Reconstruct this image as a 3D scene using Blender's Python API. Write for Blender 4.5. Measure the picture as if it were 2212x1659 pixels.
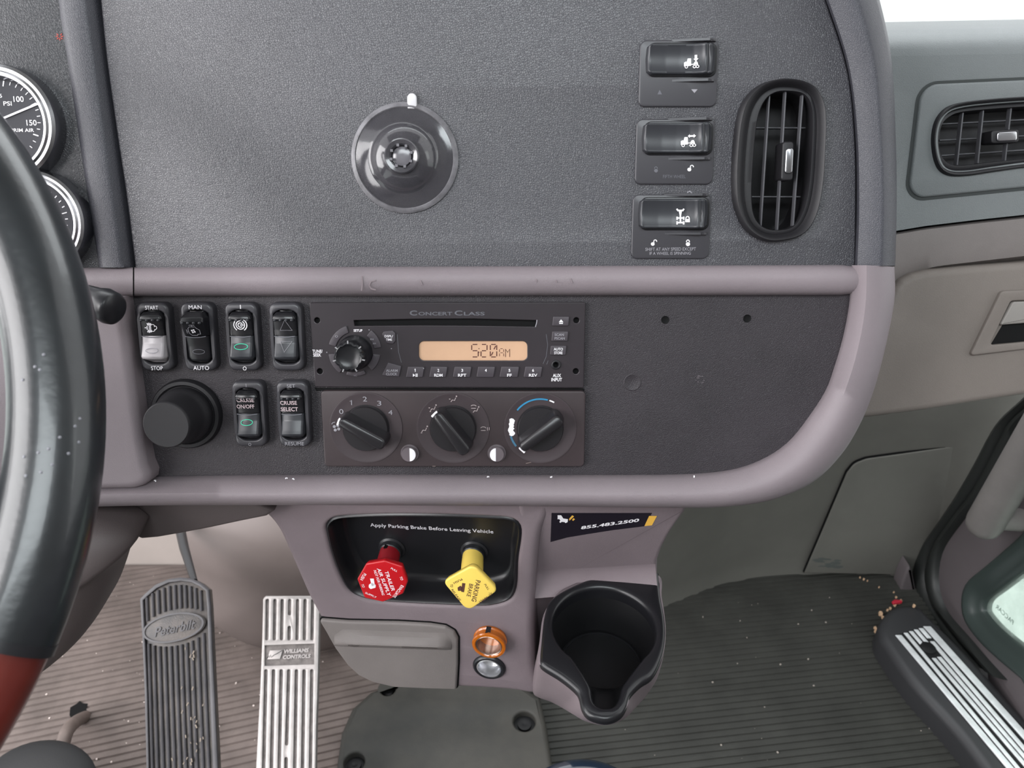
import bpy, bmesh, math, random
from math import sin, cos, pi, radians, sqrt, hypot
from mathutils import Vector, Matrix
from mathutils.geometry import tessellate_polygon

for _o in list(bpy.data.objects):
    bpy.data.objects.remove(_o)
SC = bpy.context.scene
COL = SC.collection
random.seed(7)

# ------------------------------------------------------------------ camera
FPX = 1662.0
PITCH = radians(31)
CAM = Vector((0, 0, 1.1))
FWD = Vector((0, cos(PITCH), -sin(PITCH)))
DOWN = Vector((0, -sin(PITCH), -cos(PITCH)))
RIGHT = Vector((1, 0, 0))
cd = bpy.data.cameras.new('camera')
cam = bpy.data.objects.new('camera', cd)
COL.objects.link(cam)
cam.location = CAM
cam.rotation_euler = (pi / 2 - PITCH, 0, 0)
cd.sensor_width = 36.0
cd.lens = 36.0 * FPX / 2212.0
cd.clip_start = 0.02
cd.clip_end = 60
cd.dof.use_dof = True
cd.dof.focus_distance = 0.56
cd.dof.aperture_fstop = (cd.lens / 1000) / 0.0018
SC.camera = cam

# ------------------------------------------------------------------ world and lights
SC.view_settings.view_transform = 'Standard'
SC.view_settings.look = 'None'
SC.view_settings.gamma = 1
SC.view_settings.use_curve_mapping = False
SC.view_settings.exposure = 0.3
SC.cycles.use_denoising = True
SC.cycles.max_bounces = 6
W = bpy.data.worlds.new('sky')
SC.world = W
W.use_nodes = True
wn = W.node_tree.nodes; wl = W.node_tree.links
wn.clear()
wo = wn.new('ShaderNodeOutputWorld'); wb = wn.new('ShaderNodeBackground')
wtc = wn.new('ShaderNodeTexCoord'); wsx = wn.new('ShaderNodeSeparateXYZ'); wr = wn.new('ShaderNodeValToRGB')
wm = wn.new('ShaderNodeMath'); wm.operation = 'MULTIPLY_ADD'; wm.inputs[1].default_value = 0.5; wm.inputs[2].default_value = 0.5
wl.new(wtc.outputs['Generated'], wsx.inputs[0]); wl.new(wsx.outputs['Z'], wm.inputs[0]); wl.new(wm.outputs[0], wr.inputs[0])
wl.new(wr.outputs[0], wb.inputs[0]); wl.new(wb.outputs[0], wo.inputs[0])
e = wr.color_ramp.elements
e[0].position = 0.36; e[0].color = (0.20, 0.20, 0.19, 1)
e[1].position = 0.46; e[1].color = (0.97, 0.985, 1.0, 1)
wb.inputs[1].default_value = 1.5

def area(name, loc, target, sx, sy, energy, col=(1, 1, 1), spread=pi):
    l = bpy.data.lights.new(name, 'AREA')
    l.shape = 'RECTANGLE'; l.size = sx; l.size_y = sy; l.energy = energy; l.color = col; l.spread = spread
    o = bpy.data.objects.new(name, l); COL.objects.link(o)
    o.location = loc
    o.rotation_euler = (Vector(target) - Vector(loc)).to_track_quat('-Z', 'Y').to_euler()
    return o
area('driver_door_daylight', (-1.15, -0.05, 1.15), (0.0, 0.45, 0.75), 1.3, 1.0, 26, (1.0, 0.98, 0.99))
area('sleeper_side_window_daylight', (-1.05, -0.85, 1.62), (-0.2, 0.5, 0.95), 0.4, 0.5, 7, (1.0, 0.98, 1.0))
area('sleeper_window_daylight', (0.1, -0.93, 1.98), (0.1, 0.55, 1.0), 1.25, 0.75, 30, (0.90, 0.97, 1.0))
area('windshield_daylight', (0.1, 1.05, 1.72), (0.1, 0.35, 0.8), 1.7, 0.5, 12, (0.93, 0.98, 1.0))
area('passenger_window_daylight', (1.15, -0.1, 1.35), (0.3, 0.45, 0.8), 0.7, 0.5, 1.5, (0.92, 1.0, 0.97))

# ------------------------------------------------------------------ planes
def ray(px, py):
    return FWD + RIGHT * ((px - 1106.0) / FPX) + DOWN * ((py - 829.5) / FPX)

class Plane:
    def __init__(s, o, X, Y):
        s.o = Vector(o); s.X = Vector(X).normalized(); Y = Vector(Y)
        s.Z = s.X.cross(Y).normalized(); s.Y = s.Z.cross(s.X).normalized()
        s.M = Matrix(((s.X.x, s.Y.x, s.Z.x, s.o.x), (s.X.y, s.Y.y, s.Z.y, s.o.y), (s.X.z, s.Y.z, s.Z.z, s.o.z), (0, 0, 0, 1)))
    def p(s, px, py, h=0.0):
        """point of the plane (raised by h) that the photo shows at this pixel, in plane coordinates"""
        r = ray(px, py)
        t = ((s.o + s.Z * h) - CAM).dot(s.Z) / r.dot(s.Z)
        v = CAM + r * t - s.o
        return Vector((v.dot(s.X), v.dot(s.Y), h))
    def pp(s, pts, h=0.0):
        return [s.p(a[0], a[1], a[2] if len(a) > 2 else h) for a in pts]
    def w(s, v):
        return s.o + s.X * v[0] + s.Y * v[1] + s.Z * v[2]
    def loc(s, wv):
        v = Vector(wv) - s.o
        return Vector((v.dot(s.X), v.dot(s.Y), v.dot(s.Z)))
    def mm(s, px, py, h=0.0):
        return (s.p(px + 1, py, h) - s.p(px, py, h)).length

WORLD = Plane((0, 0, 0), (1, 0, 0), (0, 1, 0))
def atz(px, py, z):
    return WORLD.p(px, py, z)
def aty(px, py, y):
    r = ray(px, py); t = (y - CAM.y) / r.y
    return CAM + r * t
def atx(px, py, x):
    r = ray(px, py); t = (x - CAM.x) / r.x
    return CAM + r * t
def atd(px, py, d):
    return CAM + ray(px, py) * d

T20 = radians(20)
D = Plane(CAM + FWD * 0.53, (1, 0, 0), (0, sin(T20), cos(T20)))
yw = radians(9)
K = Plane((-0.019, 0.444, 0.58), (cos(yw), -sin(yw), 0), (0, 0, 1))
P = Plane(atd(2050, 400, 0.60), (1, 0, 0), (0, sin(T20), cos(T20)))

# ------------------------------------------------------------------ curves and outlines
def cat(pts, n=8, closed=False):
    P_ = [Vector(tuple(p) + (0,) * (3 - len(p))) if len(p) < 3 else Vector(p) for p in pts]
    N = len(P_); out = []
    segs = N if closed else N - 1
    for i in range(segs):
        if closed:
            a, b, c, d = P_[(i - 1) % N], P_[i], P_[(i + 1) % N], P_[(i + 2) % N]
        else:
            b, c = P_[i], P_[i + 1]
            a = P_[i - 1] if i > 0 else b * 2 - c
            d = P_[i + 2] if i + 2 < N else c * 2 - b
        # centripetal-ish cubic
        for k in range(n):
            t = k / n
            out.append(0.5 * ((2 * b) + (c - a) * t + (2 * a - 5 * b + 4 * c - d) * t * t + (3 * b - 3 * c + d - a) * t ** 3))
    if not closed:
        out.append(P_[-1].copy())
    return out

def resample(pts, n, closed=False):
    L = [0.0]; Q = list(pts) + ([pts[0]] if closed else [])
    for i in range(1, len(Q)):
        L.append(L[-1] + (Q[i] - Q[i - 1]).length)
    tot = L[-1]; out = []; j = 0
    m = n if closed else n - 1
    for i in range(n):
        t = tot * i / m
        while j < len(Q) - 2 and L[j + 1] < t:
            j += 1
        u = (t - L[j]) / max(L[j + 1] - L[j], 1e-12)
        out.append(Q[j].lerp(Q[j + 1], min(max(u, 0), 1)))
    return out

def area2(p):
    return sum(p[i][0] * p[(i + 1) % len(p)][1] - p[(i + 1) % len(p)][0] * p[i][1] for i in range(len(p)))
def ccw(p):
    return list(p) if area2(p) > 0 else list(reversed(p))

def fillet(poly, r, n=5):
    N = len(poly); out = []
    P_ = [Vector((p[0], p[1], 0)) for p in poly]
    for i in range(N):
        rr = r[i] if isinstance(r, (list, tuple)) else r
        a, b, c = P_[i - 1], P_[i], P_[(i + 1) % N]
        u = (a - b); v = (c - b); lu, lv = u.length, v.length
        if rr <= 0 or lu < 1e-9 or lv < 1e-9:
            out.append(b); continue
        u /= lu; v /= lv
        ang = math.acos(max(-1, min(1, u.dot(v))))
        if ang > 3.1:
            out.append(b); continue
        t = min(rr / math.tan(ang / 2), lu * 0.49, lv * 0.49); rr = t * math.tan(ang / 2)
        m = (u + v).normalized() * (rr / sin(ang / 2)) + b
        s = b + u * t - m; e2 = b + v * t - m
        a0 = math.atan2(s.y, s.x); a1 = math.atan2(e2.y, e2.x)
        da = (a1 - a0 + pi) % (2 * pi) - pi
        for k in range(n + 1):
            q = a0 + da * k / n
            out.append(Vector((m.x + rr * cos(q), m.y + rr * sin(q), 0)))
    return out

def offset(poly, d):
    """inset a CCW outline by d (negative grows it)"""
    N = len(poly); out = []
    for i in range(N):
        a, b, c = poly[i - 1], poly[i], poly[(i + 1) % N]
        u = Vector((b[0] - a[0], b[1] - a[1])); v = Vector((c[0] - b[0], c[1] - b[1]))
        if u.length < 1e-9: u = v.copy()
        if v.length < 1e-9: v = u.copy()
        if u.length < 1e-12:
            out.append(Vector((b[0], b[1], 0))); continue
        u.normalize(); v.normalize()
        n1 = Vector((-u.y, u.x)); n2 = Vector((-v.y, v.x)); m = n1 + n2
        if m.length < 1e-6: m = n1.copy()
        m.normalize(); k = max(m.dot(n1), 0.45)
        out.append(Vector((b[0] + m.x * d / k, b[1] + m.y * d / k, 0)))
    return out

def rrect(cx, cy, w, h, r, n=5):
    return fillet([(cx - w / 2, cy - h / 2), (cx + w / 2, cy - h / 2), (cx + w / 2, cy + h / 2), (cx - w / 2, cy + h / 2)], r, n)
def circ(cx, cy, r, n=32, ry=None, a0=0):
    ry = ry or r
    return [Vector((cx + r * cos(a0 + 2 * pi * i / n), cy + ry * sin(a0 + 2 * pi * i / n), 0)) for i in range(n)]
def setz(poly, z):
    return [Vector((p[0], p[1], z)) for p in poly]

# ------------------------------------------------------------------ geometry collector
class G:
    def __init__(s):
        s.v = []; s.f = []
    def loft(s, rings, closed=True, cap0=False, cap1=False, wrap=False):
        n = len(rings[0]); b = len(s.v)
        for r in rings:
            s.v += [Vector(q) for q in r]
        R = len(rings); m = n if closed else n - 1
        for i in range(R if wrap else R - 1):
            i2 = (i + 1) % R
            for j in range(m):
                k = (j + 1) % n
                s.f.append((b + i * n + j, b + i * n + k, b + i2 * n + k, b + i2 * n + j))
        if cap0: s.f.append(tuple(b + j for j in reversed(range(n))))
        if cap1: s.f.append(tuple(b + (R - 1) * n + j for j in range(n)))
        return s
    def slab(s, poly, z0, z1, r=0.0, taper=0.0, seg=3, bottom=True, r0=0.0):
        """upright solid with a rounded top edge; the outline is the one at the shoulder"""
        poly = ccw(poly); rings = []
        if r0: rings.append(setz(offset(poly, r0 - taper), z0)); rings.append(setz(offset(poly, -taper), z0 + r0))
        else: rings.append(setz(offset(poly, -taper), z0))
        if r > 0:
            for k in range(seg + 1):
                a = pi / 2 * k / seg
                rings.append(setz(offset(poly, r * (1 - cos(a))), z1 - r + r * sin(a)))
        else:
            rings.append(setz(poly, z1))
        return s.loft(rings, cap0=bottom, cap1=True)
    def slab_hole(s, poly, holes, z0, z1, r=0.0, rh=0.0, seg=3, hz=None):
        poly = ccw(poly)
        hz = z0 if hz is None else hz
        rings = [setz(poly, z0)]
        for k in range(seg + 1 if r > 0 else 1):
            a = pi / 2 * k / seg if r > 0 else 0
            rings.append(setz(offset(poly, r * (1 - cos(a))), z1 - r + r * sin(a) if r > 0 else z1))
        s.loft(rings)
        outer = rings[-1]; tops = []
        for h in holes:
            h = ccw(h); rr = [setz(h, hz)]
            for k in range(seg + 1 if rh > 0 else 1):
                a = pi / 2 * k / seg if rh > 0 else 0
                rr.append(setz(offset(h, -rh * (1 - cos(a))), z1 - rh + rh * sin(a) if rh > 0 else z1))
            rr.reverse(); s.loft(rr); tops.append(rr[0])
        s.tess([outer] + tops)
        return s
    def tess(s, loops):
        b = len(s.v); allv = [Vector(q) for l in loops for q in l]
        tri = tessellate_polygon([[Vector((q[0], q[1], 0)) for q in l] for l in loops])
        s.v += allv
        for t in tri:
            a = [allv[i] for i in t]
            cr = (a[1] - a[0]).cross(a[2] - a[0])
            s.f.append(tuple(b + i for i in (t if cr.z > 0 else reversed(t))))
        return s
    def box(s, c, d):
        x, y, z = c; a, b_, c_ = d[0] / 2, d[1] / 2, d[2] / 2
        b = len(s.v)
        for dz in (-c_, c_):
            for dx, dy in ((-a, -b_), (a, -b_), (a, b_), (-a, b_)):
                s.v.append(Vector((x + dx, y + dy, z + dz)))
        for f in ((3, 2, 1, 0), (4, 5, 6, 7), (0, 1, 5, 4), (1, 2, 6, 5), (2, 3, 7, 6), (3, 0, 4, 7)):
            s.f.append(tuple(b + i for i in f))
        return s
    def lathe(s, cx, cy, prof, n=40, cap0=True, cap1=True):
        rings = [[Vector((cx + r * cos(2 * pi * i / n), cy + r * sin(2 * pi * i / n), z)) for i in range(n)] for r, z in prof]
        return s.loft(rings, cap0=cap0, cap1=cap1)
    def tube(s, pts, r, n=10, cap=True, up=Vector((0, 0, 1)), closed=False):
        pts = [Vector(p) for p in pts]; rings = []; N = len(pts)
        for i, p in enumerate(pts):
            if closed: t = (pts[(i + 1) % N] - pts[i - 1])
            else: t = (pts[min(i + 1, N - 1)] - pts[max(i - 1, 0)])
            t.normalize()
            a = up.cross(t)
            if a.length < 1e-4: a = Vector((1, 0, 0)).cross(t)
            a.normalize(); b = t.cross(a)
            rr = r[i] if isinstance(r, (list, tuple)) else r
            if isinstance(rr, (list, tuple)): ra, rb = rr
            else: ra = rb = rr
            rings.append([p + a * (ra * cos(2 * pi * k / n)) + b * (rb * sin(2 * pi * k / n)) for k in range(n)])
        return s.loft(rings, cap0=cap and not closed, cap1=cap and not closed, wrap=closed)
    def stroke(s, pts, w, th=0.00015, z=None, closed=False):
        """flat ribbon of printed ink along pts"""
        pts = [Vector(p) for p in pts]
        if z is not None: pts = [Vector((p[0], p[1], z)) for p in pts]
        N = len(pts); Lp = []; Rp = []
        for i in range(N):
            if closed: t = pts[(i + 1) % N] - pts[i - 1]
            else: t = pts[min(i + 1, N - 1)] - pts[max(i - 1, 0)]
            t.z = 0
            if t.length < 1e-9: t = Vector((1, 0, 0))
            t.normalize(); n = Vector((-t.y, t.x, 0)) * (w / 2)
            Lp.append(pts[i] + n); Rp.append(pts[i] - n)
        up = Vector((0, 0, th))
        s.loft([[a, b, b + up, a + up] for a, b in zip(Lp, Rp)], closed=True, cap0=not closed, cap1=not closed, wrap=closed)
        return s
    def add(s, g, M=None):
        b = len(s.v)
        s.v += [(M @ q if M else Vector(q)) for q in g.v]; s.f += [tuple(b + i for i in f) for f in g.f]
        return s
    def tf(s, fn):
        s.v = [Vector(fn(q)) for q in s.v]; return s

CAPR = 0.729
def text(string, p0, p1, ch, z=0.0, bold=0.0, shear=0.0, th=0.00012, spacing=1.0):
    """lettering whose baseline runs from p0 to p1, capitals ch high"""
    c = bpy.data.curves.new('tmp', 'FONT'); c.body = string; c.size = 1; c.offset = bold; c.shear = shear; c.space_character = spacing
    c.resolution_u = 3; c.fill_mode = 'FRONT'
    o = bpy.data.objects.new('tmp', c); COL.objects.link(o)
    dg = bpy.context.evaluated_depsgraph_get(); me = o.evaluated_get(dg).to_mesh()
    V = [v.co.copy() for v in me.vertices]; F = [tuple(q.vertices) for q in me.polygons]
    o.evaluated_get(dg).to_mesh_clear(); bpy.data.objects.remove(o); bpy.data.curves.remove(c)
    g = G()
    if not V: return g
    x0 = min(v.x for v in V); x1 = max(v.x for v in V)
    p0 = Vector((p0[0], p0[1], 0)); p1 = Vector((p1[0], p1[1], 0)); d = p1 - p0; L = d.length; d.normalize(); u = Vector((-d.y, d.x, 0))
    sx = L / max(x1 - x0, 1e-6); sy = ch / CAPR
    g.v = [p0 + d * ((v.x - x0) * sx) + u * (v.y * sy) + Vector((0, 0, z + th)) for v in V]
    g.f = F
    return g

# ------------------------------------------------------------------ object makers
def put_props(o, label=None, cat_=None, group=None, kind=None):
    if label: o['label'] = label
    if cat_: o['category'] = cat_
    if group: o['group'] = group
    if kind: o['kind'] = kind

def mesh_of(g, name, m, sharp=38, weld=True):
    me = bpy.data.meshes.new(name)
    me.from_pydata([tuple(v) for v in g.v], [], g.f)
    me.validate(clean_customdata=False)
    bm = bmesh.new(); bm.from_mesh(me)
    if weld: bmesh.ops.remove_doubles(bm, verts=bm.verts, dist=2e-6)
    bmesh.ops.recalc_face_normals(bm, faces=bm.faces)
    bm.to_mesh(me); bm.free()
    me.shade_smooth()
    try: me.set_sharp_from_angle(angle=radians(sharp))
    except Exception: pass
    me.materials.append(m)
    return me

class Thing:
    """a thing standing on a plane: an Empty at its base that parents its parts"""
    def __init__(s, name, label, cat_, plane=WORLD, at=(0, 0, 0), group=None, kind=None):
        s.pl = plane; s.at = Vector((at[0], at[1], at[2] if len(at) > 2 else 0))
        s.o = bpy.data.objects.new(name, None); COL.objects.link(s.o)
        s.o.empty_display_size = 0.01
        s.o.matrix_world = plane.M @ Matrix.Translation(s.at)
        put_props(s.o, label, cat_, group, kind)
    def add(s, name, g, m, parent=None, label=None, sharp=38, kind=None, weld=True):
        h = G(); h.v = [q - s.at for q in g.v]; h.f = g.f
        o = bpy.data.objects.new(name, mesh_of(h, name, m, sharp, weld)); COL.objects.link(o)
        o.parent = parent or s.o
        if label: o['label'] = label
        if kind: o['kind'] = kind
        return o

def single(name, g, m, label=None, cat_=None, plane=WORLD, at=(0, 0, 0), group=None, kind=None, sharp=38):
    at = Vector((at[0], at[1], at[2] if len(at) > 2 else 0))
    h = G(); h.v = [q - at for q in g.v]; h.f = g.f
    o = bpy.data.objects.new(name, mesh_of(h, name, m, sharp)); COL.objects.link(o)
    o.matrix_world = plane.M @ Matrix.Translation(at)
    put_props(o, label, cat_, group, kind)
    return o

def copy_thing(root, M, label=None):
    r = root.copy(); COL.objects.link(r); r.matrix_world = M
    if label: r['label'] = label
    kids = {}
    for ch in [o for o in bpy.data.objects if o.parent == root]:
        c = ch.copy(); COL.objects.link(c); c.parent = r; kids[ch.name] = c
        for g in [o for o in bpy.data.objects if o.parent == ch]:
            d = g.copy(); COL.objects.link(d); d.parent = c
    return r

# ------------------------------------------------------------------ materials
def lin(c):
    c = c / 255.0
    return c / 12.92 if c <= 0.04045 else ((c + 0.055) / 1.055) ** 2.4
def rgb(c):
    return (lin(c[0]), lin(c[1]), lin(c[2]), 1)
MATS = {}
def mat(name, c, rough=0.5, metal=0.0, spec=0.5, grain=None, leather=None, mottle=0.0, mscale=30, coat=0.0, trans=0.0, ior=1.45, emit=0.0, mc=None, scratch=None):
    if name in MATS: return MATS[name]
    m = bpy.data.materials.new(name); m.use_nodes = True; nt = m.node_tree; n = nt.nodes; l = nt.links
    b = n['Principled BSDF']
    b.inputs['Base Color'].default_value = rgb(c); b.inputs['Roughness'].default_value = rough
    b.inputs['Metallic'].default_value = metal; b.inputs['Specular IOR Level'].default_value = spec
    b.inputs['Coat Weight'].default_value = coat; b.inputs['Coat Roughness'].default_value = 0.08
    b.inputs['Transmission Weight'].default_value = trans; b.inputs['IOR'].default_value = ior
    if emit: b.inputs['Emission Color'].default_value = rgb(c); b.inputs['Emission Strength'].default_value = emit
    tc = n.new('ShaderNodeTexCoord')
    if leather:
        sc_, st = leather[0], leather[1]
        no = n.new('ShaderNodeTexNoise'); no.inputs['Scale'].default_value = sc_ * 0.6; no.inputs['Detail'].default_value = 2
        mx = n.new('ShaderNodeMix'); mx.data_type = 'VECTOR'; mx.inputs[0].default_value = 0.0018
        va = n.new('ShaderNodeVectorMath'); va.operation = 'SCALE'; va.inputs[3].default_value = 0.7 / sc_
        vb = n.new('ShaderNodeVectorMath'); vb.operation = 'ADD'
        l.new(tc.outputs['Object'], no.inputs['Vector']); l.new(no.outputs['Color'], va.inputs[0])
        l.new(tc.outputs['Object'], vb.inputs[0]); l.new(va.outputs[0], vb.inputs[1])
        vo = n.new('ShaderNodeTexVoronoi'); vo.feature = 'DISTANCE_TO_EDGE'; vo.inputs['Scale'].default_value = sc_
        l.new(vb.outputs[0], vo.inputs['Vector'])
        bu = n.new('ShaderNodeBump'); bu.inputs['Strength'].default_value = st; bu.inputs['Distance'].default_value = 0.0005
        mr = n.new('ShaderNodeMapRange'); mr.interpolation_type = 'SMOOTHERSTEP'; mr.inputs['From Max'].default_value = 0.22
        l.new(vo.outputs['Distance'], mr.inputs['Value']); l.new(mr.outputs[0], bu.inputs['Height']); l.new(bu.outputs[0], b.inputs['Normal'])
    elif grain:
        no = n.new('ShaderNodeTexNoise'); no.inputs['Scale'].default_value = grain[0]; no.inputs['Detail'].default_value = 3
        l.new(tc.outputs['Object'], no.inputs['Vector'])
        bu = n.new('ShaderNodeBump'); bu.inputs['Strength'].default_value = grain[1]; bu.inputs['Distance'].default_value = 0.0006
        l.new(no.outputs[0], bu.inputs['Height']); l.new(bu.outputs[0], b.inputs['Normal'])
    if mottle or mc:
        no = n.new('ShaderNodeTexNoise'); no.inputs['Scale'].default_value = mscale; no.inputs['Detail'].default_value = 5; no.inputs['Roughness'].default_value = 0.65
        l.new(tc.outputs['Object'], no.inputs['Vector'])
        cr = n.new('ShaderNodeValToRGB'); cr.color_ramp.elements[0].position = 0.36; cr.color_ramp.elements[1].position = 0.66
        k = 1 - mottle
        cr.color_ramp.elements[0].color = tuple(x * k for x in rgb(c)[:3]) + (1,)
        cr.color_ramp.elements[1].color = rgb(mc) if mc else tuple(min(1, x * (1 + mottle)) for x in rgb(c)[:3]) + (1,)
        l.new(no.outputs[0], cr.inputs[0]); l.new(cr.outputs[0], b.inputs['Base Color'])
    MATS[name] = m
    return m

M_UP = mat('charcoal_leathergrain', (50, 49, 55), 0.45, leather=(760, 0.42), mottle=0.10, mscale=9, spec=1.0)
M_UP2 = mat('charcoal_leathergrain_bolster', (58, 58, 64), 0.42, leather=(850, 0.28), mottle=0.08, mscale=9, spec=0.45)
M_POD = mat('gunmetal_leathergrain', (56, 56, 59), 0.36, leather=(640, 0.3), mottle=0.08, mscale=12)
M_LOW = mat('dark_plum_leathergrain', (47, 43, 47), 0.44, leather=(900, 0.32), mottle=0.12, mscale=14, spec=0.45)
M_MAUVE = mat('mauve_grey_plastic', (122, 113, 117), 0.5, grain=(1500, 0.25), mottle=0.06, mscale=8, spec=0.4)
M_MAUVED = mat('mauve_grey_console_plastic', (116, 105, 109), 0.5, grain=(1500, 0.25), mottle=0.07, mscale=10, spec=0.4)
M_GREYP = mat('warm_grey_plastic', (112, 106, 104), 0.55, grain=(1500, 0.25), mottle=0.08, mscale=10, spec=0.35)
M_OLIVE = mat('olive_grey_plastic', (110, 103, 98), 0.55, grain=(1300, 0.3), mottle=0.07, mscale=8, spec=0.35)
M_PAD = mat('green_grey_softpad', (104, 108, 109), 0.46, leather=(900, 0.25), mottle=0.06, mscale=8, spec=0.4)
M_BLK = mat('satin_black_plastic', (30, 30, 33), 0.32, spec=0.5)
M_BLKM = mat('matte_black_plastic', (29, 28, 31), 0.5, grain=(1800, 0.15), spec=0.45)
M_BLKG = mat('gloss_black_plastic', (24, 24, 27), 0.3, spec=0.5)
M_PLATE = mat('switch_plate_plastic', (54, 53, 57), 0.34, spec=0.5)
M_ROCK = mat('rocker_gloss_plastic', (46, 47, 51), 0.33, spec=0.5)
M_ROCKD = mat('rocker_dark_plastic', (22, 22, 25), 0.28, spec=0.5)
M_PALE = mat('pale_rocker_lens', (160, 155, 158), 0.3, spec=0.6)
M_HOLE = mat('deep_black', (8, 8, 9), 0.7, spec=0.2)
M_WHITE = mat('white_ink', (225, 222, 226), 0.6, spec=0.3)
M_GREYI = mat('grey_ink', (140, 138, 144), 0.6, spec=0.3)
M_DIMI = mat('faded_grey_ink', (92, 92, 98), 0.6, spec=0.3)
M_GREEN = mat('green_ink', (40, 190, 150), 0.5, emit=0.15)
M_REDI = mat('red_ink', (170, 60, 50), 0.6)
M_RADIO = mat('radio_faceplate', (44, 39, 43), 0.34, spec=0.5, mottle=0.12, mscale=12)
M_BTN = mat('radio_button', (62, 57, 62), 0.42, spec=0.45)
M_HVAC = mat('climate_panel_plastic', (55, 47, 49), 0.4, spec=0.45, mottle=0.14, mscale=14)
M_HVACR = mat('climate_dial_ring', (58, 50, 53), 0.42, spec=0.45, mottle=0.1, mscale=22)
M_KNOB = mat('dial_knob_plastic', (30, 28, 31), 0.32, spec=0.55)
M_CHROME = mat('chrome', (172, 172, 176), 0.2, metal=1.0)
M_SILVER = mat('satin_silver', (205, 205, 208), 0.28, metal=0.85)
M_LCD = mat('amber_lcd', (188, 152, 124), 0.35, emit=0.05, mottle=0.04, mscale=30)
M_LCDINK = mat('lcd_segment', (78, 36, 30), 0.5)
M_BLUE = mat('blue_ink', (38, 120, 160), 0.5)
M_RED = mat('red_knob_plastic', (178, 22, 30), 0.3, spec=0.5)
M_REDD = mat('red_stem_plastic', (140, 22, 32), 0.35, spec=0.5)
M_YEL = mat('yellow_knob_plastic', (236, 204, 98), 0.32, spec=0.5)
M_BROWNI = mat('brown_ink', (84, 52, 44), 0.6)
M_AMBER = mat('amber_plastic', (196, 104, 20), 0.18, spec=0.6, trans=0.25, coat=0.5)
M_RUBBER = mat('rubber_mat', (104, 94, 90), 0.6, grain=(500, 0.5), mottle=0.22, mscale=11, spec=0.3)
M_RUBBER_SHADE = mat('rubber_mat_painted_shade', (50, 50, 47), 0.55, grain=(500, 0.5), mottle=0.22, mscale=9, spec=0.35)  # same rubber as the left mat, passenger-side shade coloured in
M_RUBBLK = mat('black_rubber', (15, 15, 17), 0.6, grain=(900, 0.3), spec=0.4)
M_PEDAL = mat('dirty_black_rubber', (52, 50, 51), 0.42, spec=0.45, grain=(700, 0.5), mc=(92, 84, 78), mscale=22)
M_PEDR = mat('rubbed_rubber', (64, 62, 65), 0.4, spec=0.4, mottle=0.2, mscale=30)
M_ALU = mat('cast_aluminium', (146, 141, 139), 0.38, metal=0.5, grain=(900, 0.3), mottle=0.12, mscale=40)
M_ALUD = mat('aluminium_groove_dirt', (98, 92, 90), 0.6, metal=0.2, grain=(900, 0.6), mottle=0.35, mscale=60)
M_LEATH = mat('black_wheel_leather', (27, 30, 33), 0.3, spec=0.6, coat=0.25, grain=(220, 0.18), mottle=0.25, mscale=18)
M_WOOD = mat('red_brown_wood', (88, 32, 26), 0.3, coat=0.4, mottle=0.25, mscale=14)
M_BEIGE = mat('warm_beige_trim', (182, 172, 166), 0.6, mottle=0.06, mscale=5)
M_BULGE = mat('taupe_moulded_cover', (110, 100, 97), 0.55, mottle=0.06, mscale=5)
M_FPLATE = mat('grimy_cover_plate', (50, 50, 48), 0.55, grain=(500, 0.3), mc=(66, 64, 60), mscale=8, spec=0.35)
M_SEAL = mat('black_door_rubber', (32, 34, 33), 0.45, grain=(800, 0.3))
M_DOORP = mat('door_liner_plum', (84, 78, 80), 0.6, mottle=0.06, mscale=7)
M_DOORG = mat('door_panel_green_black', (50, 58, 56), 0.35, spec=0.5)
M_HANDLE = mat('grab_handle_plastic', (108, 104, 102), 0.5, mottle=0.05)
M_SILLB = mat('sill_black_plastic', (46, 46, 48), 0.45, grain=(900, 0.2))
M_TREADM = mat('sill_bright_strip', (226, 228, 230), 0.4, metal=0.35, mottle=0.1, mscale=60)
M_DEB = mat('dry_leaf_debris', (176, 146, 118), 0.8, mottle=0.3, mscale=200)
M_DEBR = mat('red_debris', (170, 30, 50), 0.6)
M_BLUEK = mat('navy_gloss', (26, 44, 66), 0.12, coat=0.5, spec=0.6)
M_HEAD = mat('headliner_grey', (120, 118, 116), 0.9)
M_GROUND = mat('pale_concrete_yard', (225, 232, 228), 0.9)
M_SMOKE = mat('smoky_clear_vinyl', (150, 150, 156), 0.12, trans=0.88, ior=1.42, spec=0.5)
M_GLASS = mat('window_glass', (235, 245, 240), 0.02, trans=1.0, ior=1.05)
M_DUSTY = mat('dusty_window_glass', (205, 222, 212), 0.35, trans=0.85, ior=1.05, mottle=0.1)
M_INKF = mat('faint_glass_print', (90, 110, 100), 0.6)
M_STICK = mat('navy_black_sticker', (30, 26, 34), 0.3)
M_STYEL = mat('yellow_sticker_ink', (222, 172, 74), 0.4)
M_TELL = mat('gauge_face', (60, 60, 64), 0.65, spec=0.2, mottle=0.05)
M_KICK = mat('dull_grey_green_liner', (100, 99, 94), 0.6, mottle=0.08, mscale=6, grain=(1300, .3))
M_COL = mat('shroud_taupe_plastic', (84, 76, 76), 0.5, grain=(1500, 0.2), spec=0.4)

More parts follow.
